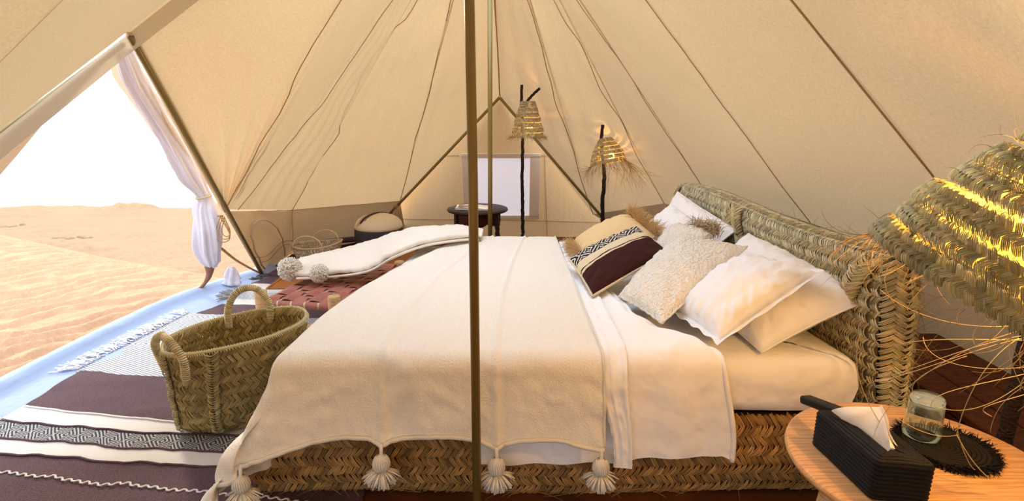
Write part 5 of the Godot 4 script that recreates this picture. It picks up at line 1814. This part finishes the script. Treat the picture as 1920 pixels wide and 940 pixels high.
# ------------------------------------------------------------------ straw lamps
# a shade coiled from braid: xf places the middle of its lower rim with y along the axis
func shade(t: Node, xf: Transform3D, r0: float, r1: float, h: float, bands: int, count: int, col: Color, gap: float, bulge := 0.0, bh := 0.006) -> void:
	for b in bands:
		var st := begin()
		var v0 := (b + gap * 0.5) / bands
		var v1 := (b + 1.0 - gap * 0.5) / bands
		var ph := rng.randf() * TAU
		var f := func(u, v):
			var vv: float = lerpf(v0, v1, v)
			var r := lerpf(r0, r1, vv) + bulge * sin(vv * PI) + 0.10 * (r0 - r1) / bands * sin(v * PI)
			r *= 1.0 + 0.03 * sin(u * TAU * 2 + ph) + 0.018 * sin(u * TAU * 3 + ph * 2)
			var y: float = vv * h + 0.012 * h * sin(u * TAU + ph)
			return xf * Vector3(r * cos(u * TAU), y, r * sin(u * TAU))
		for k in 3:
			plait_row(st, f, k / 3.0, (k + 1) / 3.0, count, 1.0 if k % 2 == 0 else -1.0, col, 0.32, bh, false, 0.0, 1.0, -1.0)
		obj("braid_band", st, M.straw, t)
	# thin inner layer with chinks
	var st2 := begin()
	st2.set_color(Color(0.55, 0.42, 0.2))
	for b in bands:
		for i in 40:
			if rng.randf() < 0.16:
				continue
			st2.set_color(tint(Color(0.42, 0.33, 0.16), 0.3))
			var q := []
			for uv in [[i / 40.0, (b + gap * 0.8) / bands], [(i + 0.95) / 40.0, (b + gap * 0.8) / bands], [(i + 0.95) / 40.0, (b + 1.0 - gap * 0.8) / bands], [i / 40.0, (b + 1.0 - gap * 0.8) / bands]]:
				var r := (lerpf(r0, r1, uv[1]) + bulge * sin(uv[1] * PI)) * 0.955
				q.append(xf * Vector3(r * cos(uv[0] * TAU), uv[1] * h, r * sin(uv[0] * TAU)))
			quad(st2, q[0], q[1], q[2], q[3])
	stuff(obj("lining_straw", st2, M.straw, t))
	# top ring
	var st3 := begin()
	st3.set_color(col * 0.8)
	var ring := []
	for i in 33:
		ring.append(xf * Vector3(r1 * 0.97 * cos(TAU * i / 32.0), h, r1 * 0.97 * sin(TAU * i / 32.0)))
	tube(st3, ring, bh * 1.3, 6, false)
	obj("top_ring", st3, M.straw, t)

func bulb(t: Node, at: Vector3, energy: float, r := 0.028) -> void:
	var st := begin()
	var prof := []
	for i in 13:
		var a := PI * i / 12.0
		prof.append(Vector2(maxf(r * sin(a), 0.0005), -r * cos(a) * 1.15))
	lathe(st, prof, 18, Transform3D(Basis(), at))
	obj("bulb", st, M.bulb, t)
	var l := OmniLight3D.new()
	l.name = "bulb_light"
	l.light_color = Color(1.0, 0.74, 0.38)
	l.light_energy = energy
	l.light_size = r * 0.8
	l.omni_range = 8.0
	l.omni_attenuation = 2.0
	l.shadow_enabled = true
	l.position = at - origin_of(t)
	t.add_child(l)

func stick(t: Node, pts: Array, rad: Array, n: int, called: String) -> void:
	var path := smooth_path(pts, n)
	var rr := []
	for i in n + 1:
		var f := float(i) / n * (rad.size() - 1)
		var k := mini(int(f), rad.size() - 2)
		rr.append(lerpf(rad[k], rad[k + 1], f - k) * (1.0 + 0.16 * nz2.get_noise_2d(i * 0.9, pts[0].x * 5)))
		path[i] += Vector3(nz2.get_noise_2d(i * 0.35, 3), 0, nz2.get_noise_2d(i * 0.35, 9)) * 0.006
	var st := begin()
	tube(st, path, rr, 10)
	obj(called, st, M.branch, t)

func build_lamps() -> void:
	var col := Color(0.46, 0.37, 0.19)
	# lamp with the forked branch, before the rear wall
	var d := 5.1
	var t := thing("floor_lamp", "forked black branch floor lamp with straw shade, nearest the rear window", "floor lamp", P(0.1, d, 0), "branch floor lamps")
	stick(t, [P(0.101, d, 0.02), P(0.099, d, 0.4), P(0.093, d, 0.8), P(0.095, d, 1.2), P(0.085, d, 1.45), P(0.084, d, 1.607)], [0.018, 0.017, 0.016, 0.015, 0.014, 0.013], 60, "pole")
	stick(t, [P(0.094, d, 1.40), P(0.142, d, 1.478), P(0.19, d, 1.53), P(0.243, d, 1.578)], [0.012, 0.012, 0.012, 0.012], 20, "side_branch")
	var st := begin()
	lathe(st, [Vector2(0, 0.004), Vector2(0.11, 0.004), Vector2(0.11, 0.02), Vector2(0.03, 0.03), Vector2(0.0, 0.031)], 24, Transform3D(Basis(), P(0.101, d, 0)))
	obj("foot", st, M.branch, t)
	st = begin()
	tube(st, [P(0.101, d + 0.0, 0.265), P(0.101, d, 0.285)], 0.0195, 10)
	obj("tape", st, mat("pale tape", Color(0.75, 0.68, 0.6), 0.8), t)
	var xf := frame(P(0.140, d - 0.03, 1.160), Vector3(0.0, 1, 0.02))
	shade(t, xf, 0.142, 0.062, 0.305, 7, 46, col, 0.10, 0.008, 0.004)
	bulb(t, P(0.155, d - 0.06, 1.25), 0.085)
	st = begin()
	for i in 170:
		st.set_color(tint(Color(0.45, 0.30, 0.14), 0.25))
		var a := rng.randf() * TAU
		straw(st, xf * Vector3(0.140 * cos(a), 0.004, 0.140 * sin(a)), Vector3(cos(a) * rng.randf_range(0.2, 1.2), rng.randf_range(-0.9, 0.2), sin(a)), rng.randf_range(0.03, 0.08), 0.05, 0.3, 0.0011)
	stuff(obj("straw_fringe", st, M.fibre, t))
	# lamp beside the bed, far side
	d = 4.9
	t = thing("floor_lamp", "black branch floor lamp with tilted straw shade trailing long fibres, behind the pillows", "floor lamp", P(0.81, d, 0), "branch floor lamps")
	stick(t, [P(0.815, d, 0.02), P(0.812, d, 0.3), P(0.80, d, 0.6), P(0.805, d, 0.85), P(0.77, d, 1.1), P(0.774, d, 1.27)], [0.02, 0.019, 0.018, 0.017, 0.015, 0.014], 60, "pole")
	st = begin()
	lathe(st, [Vector2(0, 0.004), Vector2(0.11, 0.004), Vector2(0.11, 0.02), Vector2(0.03, 0.03), Vector2(0.0, 0.031)], 24, Transform3D(Basis(), P(0.815, d, 0)))
	obj("foot", st, M.branch, t)
	xf = frame(P(0.835, d - 0.03, 0.945), Vector3(-0.16, 1, -0.16))
	shade(t, xf, 0.150, 0.052, 0.215, 6, 46, col, 0.16, 0.018, 0.004)
	bulb(t, P(0.85, d - 0.06, 1.01), 0.085)
	st = begin()
	for i in 170:
		st.set_color(tint(Color(0.36, 0.25, 0.12), 0.3))
		var a := rng.randf() * TAU
		var out := Vector3(cos(a), -0.5, sin(a))
		straw(st, xf * Vector3(0.148 * cos(a), 0.004, 0.148 * sin(a)), out + Vector3(rng.randf_range(-0.3, 0.6), rng.randf_range(-0.9, 0.0), 0), rng.randf_range(0.08, 0.34) * (1.25 if cos(a) > 0 else 0.7), rng.randf_range(0.0, 0.35), rng.randf_range(0.1, 0.5), 0.0009)
	stuff(obj("straw_fringe", st, M.fibre, t))
	# the big shade close by on the right
	t = thing("straw_lamp", "big straw lamp close by on the right, coiled braid shade with long trailing fibres", "lamp", P(1.12, 1.15, 0.0))
	var axis := Vector3(0.36, 0.88, 0.22).normalized()
	xf = frame(P(0.988, 1.128, 1.022), axis)
	blades = 5
	reach = 1.3
	fill = 0.85
	shade(t, xf, 0.236, 0.10, 0.345, 6, 76, Color(0.31, 0.285, 0.165), 0.22, 0.02, 0.0050)
	blades = 3
	reach = 1.0
	fill = 0.78
	bulb(t, xf * Vector3(0, 0.17, 0), 0.4, 0.03)
	stick(t, [P(1.36, 1.36, 0.02), P(1.33, 1.34, 0.5), P(1.27, 1.28, 0.95), P(1.20, 1.17, 1.30), P(1.12, 1.10, 1.42)], [0.02, 0.019, 0.018, 0.016, 0.014], 50, "pole")
	st = begin()
	lathe(st, [Vector2(0, 0.004), Vector2(0.12, 0.004), Vector2(0.12, 0.02), Vector2(0.03, 0.03), Vector2(0.0, 0.031)], 24, Transform3D(Basis(), P(1.36, 1.36, 0)))
	obj("foot", st, M.branch, t)
	st = begin()
	for i in 160:
		st.set_color(tint(Color(0.42, 0.28, 0.13), 0.3))
		var a := rng.randf() * TAU
		var p: Vector3 = xf * Vector3(0.23 * cos(a), 0.0, 0.23 * sin(a))
		var out: Vector3 = xf.basis * Vector3(cos(a) * 0.6, -1.0, sin(a) * 0.6)
		straw(st, p, out + Vector3(rng.randf_range(-0.6, 0.6), rng.randf_range(-0.4, 0.4), rng.randf_range(-0.6, 0.6)), rng.randf_range(0.04, 0.17), 0.05, 0.35, 0.0007)
	for i in 60:   # fine whiskers along the braid
		st.set_color(tint(Color(0.40, 0.28, 0.13), 0.3))
		var a := rng.randf() * TAU
		var v := rng.randf()
		var p: Vector3 = xf * Vector3(lerpf(0.238, 0.105, v) * cos(a), v * 0.34, lerpf(0.238, 0.105, v) * sin(a))
		straw(st, p, xf.basis * Vector3(cos(a), 0.3, sin(a)), rng.randf_range(0.03, 0.09), 0.0, 0.4, 0.0006)
	stuff(obj("straw_fringe", st, M.straw, t))
	# long flat fibres that hang below it
	st = begin()
	var long_ := [
		[P(1.02, 1.02, 0.99), P(0.86, 1.05, 0.93), P(0.82, 1.15, 0.74), P(0.86, 1.18, 0.62)],
		[P(1.02, 1.02, 0.97), P(0.95, 1.05, 0.94), P(0.89, 1.12, 0.84), P(0.84, 1.18, 0.79)],
		[P(1.03, 1.03, 0.97), P(0.95, 1.05, 0.95), P(0.90, 1.12, 0.86), P(0.85, 1.2, 0.78)],
		[P(1.05, 1.05, 0.89), P(0.98, 1.08, 0.86), P(0.92, 1.15, 0.85), P(0.93, 1.18, 0.90)],
		[P(1.10, 1.06, 0.88), P(0.98, 1.08, 0.83), P(0.92, 1.12, 0.80), P(0.93, 1.12, 0.76)],
		[P(0.93, 1.12, 0.765), P(0.98, 1.10, 0.745), P(1.03, 1.08, 0.775), P(1.08, 1.06, 0.87)],
		[P(1.05, 1.08, 0.94), P(1.00, 1.1, 0.88), P(1.00, 1.12, 0.76), P(1.00, 1.12, 0.69)],
		[P(1.00, 1.12, 0.70), P(1.02, 1.12, 0.65), P(1.05, 1.12, 0.60), P(1.06, 1.12, 0.60)],
		[P(1.00, 1.12, 0.69), P(1.01, 1.10, 0.66), P(1.04, 1.1, 0.62), P(1.08, 1.10, 0.59)],
		[P(0.90, 1.18, 0.70), P(0.95, 1.16, 0.665), P(0.99, 1.14, 0.665), P(1.005, 1.12, 0.69)],
		[P(1.08, 1.05, 0.86), P(1.06, 1.07, 0.83), P(1.05, 1.1, 0.78), P(1.055, 1.1, 0.71)],
		[P(1.12, 1.06, 0.84), P(1.03, 1.1, 0.77), P(1.02, 1.12, 0.76), P(1.07, 1.12, 0.735)],
		[P(1.02, 1.02, 1.00), P(0.90, 1.0, 0.98), P(0.84, 1.1, 0.97), P(0.80, 1.16, 1.02)],
		[P(0.99, 1.0, 0.97), P(0.90, 1.02, 0.96), P(0.84, 1.1, 0.94), P(0.83, 1.15, 0.88)],
		[P(1.03, 1.0, 0.95), P(1.03, 1.02, 0.90), P(1.04, 1.05, 0.86), P(1.06, 1.06, 0.83)],
		[P(0.80, 1.2, 0.90), P(0.80, 1.22, 0.80), P(0.84, 1.2, 0.72), P(0.88, 1.16, 0.66)],
		[P(0.88, 1.16, 0.66), P(0.90, 1.14, 0.60), P(0.96, 1.12, 0.575), P(1.03, 1.10, 0.58)],
		[P(0.95, 1.08, 0.90), P(0.88, 1.12, 0.84), P(0.88, 1.14, 0.80), P(0.91, 1.14, 0.77)]]
	for q in long_:
		st.set_color(tint(Color(0.52, 0.43, 0.26), 0.2))
		var r := rng.randf_range(0.0008, 0.0019)
		tube(st, bez(q[0], q[1], q[2], q[3], 22), r, 5, true, 0.5)
	obj("long_fibre", st, M.fibre, t)

# ------------------------------------------------------------------ table beside the bed
func build_bedside() -> void:
	var c := P(1.015, 1.215, 0)
	var t := thing("round_table", "small round pale wooden table on turned legs, close by at the lower right", "table", c)
	var st := begin()
	lathe(st, [Vector2(0.0, 0.524), Vector2(0.29, 0.524), Vector2(0.302, 0.528), Vector2(0.307, 0.537), Vector2(0.305, 0.545), Vector2(0.297, 0.550), Vector2(0.0, 0.550)], 72, Transform3D(Basis(), c))
	obj("top", st, M.palewood, t)
	for a in [2.95, 0.5, 4.75]:
		st = begin()
		var p: Vector3 = c + Vector3(cos(a), 0, -sin(a) * -1.0) * 0.235 if false else c + Vector3(cos(a) * 0.24, 0, sin(a) * 0.24)
		var dirn: Vector3 = Vector3(cos(a) * 0.10, -1, sin(a) * 0.10).normalized()
		var xf := frame(p + Vector3(0, 0.525, 0) + dirn * 0.522, -dirn)
		lathe(st, [Vector2(0, 0), Vector2(0.012, 0), Vector2(0.016, 0.05), Vector2(0.013, 0.12), Vector2(0.021, 0.20), Vector2(0.024, 0.27), Vector2(0.018, 0.345), Vector2(0.024, 0.355), Vector2(0.020, 0.368), Vector2(0.026, 0.40), Vector2(0.031, 0.45), Vector2(0.030, 0.485), Vector2(0.022, 0.510), Vector2(0.022, 0.520)], 22, xf)
		obj("leg", st, M.rawwood, t)
	# tissue box wound from black raffia cord
	var b0 := P(0.782, 1.300, 0); var b1 := P(0.800, 1.078, 0); var b2 := P(0.922, 1.060, 0); var b3 := P(0.915, 1.285, 0)
	t = thing("tissue_box", "long black coiled raffia tissue box standing on the round table", "tissue box", (b0 + b1 + b2 + b3) / 4 + Vector3(0, 0.55, 0))
	var y0 := 0.552
	var rows := 9
	var loop := func(f: float, inset: float, y: float) -> Vector3:
		var cor := [b0, b1, b2, b3]
		var cen: Vector3 = (b0 + b1 + b2 + b3) / 4
		var lens := [0.223, 0.123, 0.225, 0.134]
		var s := f * 0.705
		var k := 0
		while k < 3 and s > lens[k]:
			s -= lens[k]
			k += 1
		var p: Vector3 = (cor[k] as Vector3).lerp(cor[(k + 1) % 4], s / lens[k])
		var e := minf(s, lens[k] - s)
		var o := (p - cen)
		var k2 := inset + 0.004 * exp(-e * 220.0)
		# inset towards the long middle axis
		var ax0: Vector3 = (b0 + b3) / 2 ; var ax1: Vector3 = (b1 + b2) / 2
		var tt := clampf((p - ax0).dot(ax1 - ax0) / (ax1 - ax0).length_squared(), 0.22, 0.78)
		var q := ax0.lerp(ax1, tt)
		var dir := (q - p).normalized()
		return p + dir * k2 + Vector3(0, y, 0)
	for r in rows:
		st = begin()
		tube(st, range(0, 121).map(func(i): return loop.call(minf(i / 120.0, 0.9999) if i < 120 else 0.0, 0.006, y0 + 0.0055 + r * 0.0103)), 0.0062, 8, false)
		obj("coil_row", st, M.black_coil, t)
	for r in 5:
		st = begin()
		tube(st, range(0, 121).map(func(i): return loop.call(minf(i / 120.0, 0.9999) if i < 120 else 0.0, 0.008 + r * 0.0092, y0 + 0.0935 + 0.0022 * minf(r, 2))), 0.0056, 8, false)
		obj("coil_row", st, M.black_coil, t)
	st = begin()
	quad(st, b0.lerp(b2, 0.12) + Vector3(0, 0.63, 0), b1.lerp(b3, 0.12) + Vector3(0, 0.63, 0), b2.lerp(b0, 0.12) + Vector3(0, 0.63, 0), b3.lerp(b1, 0.12) + Vector3(0, 0.63, 0))
	obj("inner_liner", st, M.black_coil, t)
	# the tissue standing out of its slot
	st = begin()
	var s0 := P(0.838, 1.262, 0.640); var s1 := P(0.852, 1.125, 0.640)
	var tip := P(0.874, 1.195, 0.722)
	var wing := P(0.800, 1.262, 0.667)
	grid(st, 18, 16, func(u, v):
		var a: Vector3 = s0.lerp(s1, u)
		var e: Vector3 = wing.lerp(tip, smoothstep(0.0, 0.55, u)) if u < 0.55 else tip.lerp(s1 + Vector3(0.008, 0.012, 0), (u - 0.55) / 0.45)
		var p := a.lerp(e, v)
		return p + Vector3(-0.022 * sin(v * PI) * sin(u * PI * 1.3), 0.006 * sin(u * 9.0) * v, 0.012 * sin(v * PI) * cos(u * 5.0)), 1, 1)
	grid(st, 12, 12, func(u, v):
		var a: Vector3 = s0.lerp(s1, u) + Vector3(0.012, 0, 0)
		var e: Vector3 = tip.lerp(s1 + Vector3(0.02, 0.02, 0), u)
		return a.lerp(e, v) + Vector3(0.012 * sin(v * PI), 0, 0.008 * sin(u * 6.0) * v), 1, 1)
	tag(obj("tissue", st, M.tissue), "white paper tissue pulled up out of the black tissue box", "tissue")
	# slim black case
	st = begin()
	var ca := P(0.818, 1.415, 0.615); var cb := P(0.838, 1.270, 0.654)
	var axis: Vector3 = (cb - ca).normalized()
	rbox(st, frame((ca + cb) / 2, Vector3(0, 1, 0.25), axis) if false else Transform3D(Basis(axis.cross(Vector3.UP).normalized() * -1, axis.cross(Vector3.UP).cross(axis).normalized(), axis), (ca + cb) / 2), Vector3(0.034, 0.022, ca.distance_to(cb)), 0.004)
	tag(obj("slim_case", st, M.slate), "slim black case propped over the far end of the tissue box", "case")
	# fringed black mat
	var mc := P(1.115, 1.275, 0.552)
	t = thing("table_mat", "round black raffia mat with shaggy fringe on the round table, under the glass", "mat", mc)
	st = begin()
	for r in 9:
		st = begin()
		var rr := 0.006 + r * 0.0105
		tube(st, range(0, 49).map(func(i): return mc + Vector3(cos(TAU * i / 48.0) * rr, 0.0045, sin(TAU * i / 48.0) * rr)), 0.0056, 6, false, 0.7)
		obj("coil_ring", st, mat("dark green black raffia", Color(0.115, 0.10, 0.075), 0.8, {"bump": "weave", "bs": 0.4, "scale": 14.0}) if r == 0 else M.mat_ring, t)
		if r == 0:
			M.mat_ring = (t.get_child(0) as MeshInstance3D).mesh.surface_get_material(0)
	st = begin()
	for i in 900:
		var a := rng.randf() * TAU
		var p := mc + Vector3(cos(a) * 0.092, rng.randf_range(0.003, 0.008), sin(a) * 0.092)
		straw(st, p, Vector3(cos(a) + rng.randf_range(-0.5, 0.5), rng.randf_range(0.05, 0.5), sin(a) + rng.randf_range(-0.5, 0.5)), rng.randf_range(0.02, 0.036), 0.12, 0.25, 0.0013)
	stuff(obj("fringe", st, M.black_fibre, t))
	# upturned tumbler
	var gc := P(1.085, 1.322, 0.5625)
	st = begin()
	var outer := [Vector2(0.0430, 0.0), Vector2(0.0445, 0.002), Vector2(0.0430, 0.03), Vector2(0.0405, 0.07), Vector2(0.0385, 0.105), Vector2(0.0350, 0.113), Vector2(0.0, 0.1145)]
	var inner := [Vector2(0.0, 0.096), Vector2(0.030, 0.095), Vector2(0.0345, 0.088), Vector2(0.0375, 0.06), Vector2(0.0405, 0.02), Vector2(0.0415, 0.001), Vector2(0.0430, 0.0)]
	lathe(st, outer + [], 40, Transform3D(Basis(), gc))
	lathe(st, inner, 40, Transform3D(Basis(), gc))
	tag(obj("glass_tumbler", st, M.glass), "clear greenish glass tumbler standing upside down on the black mat", "glass")
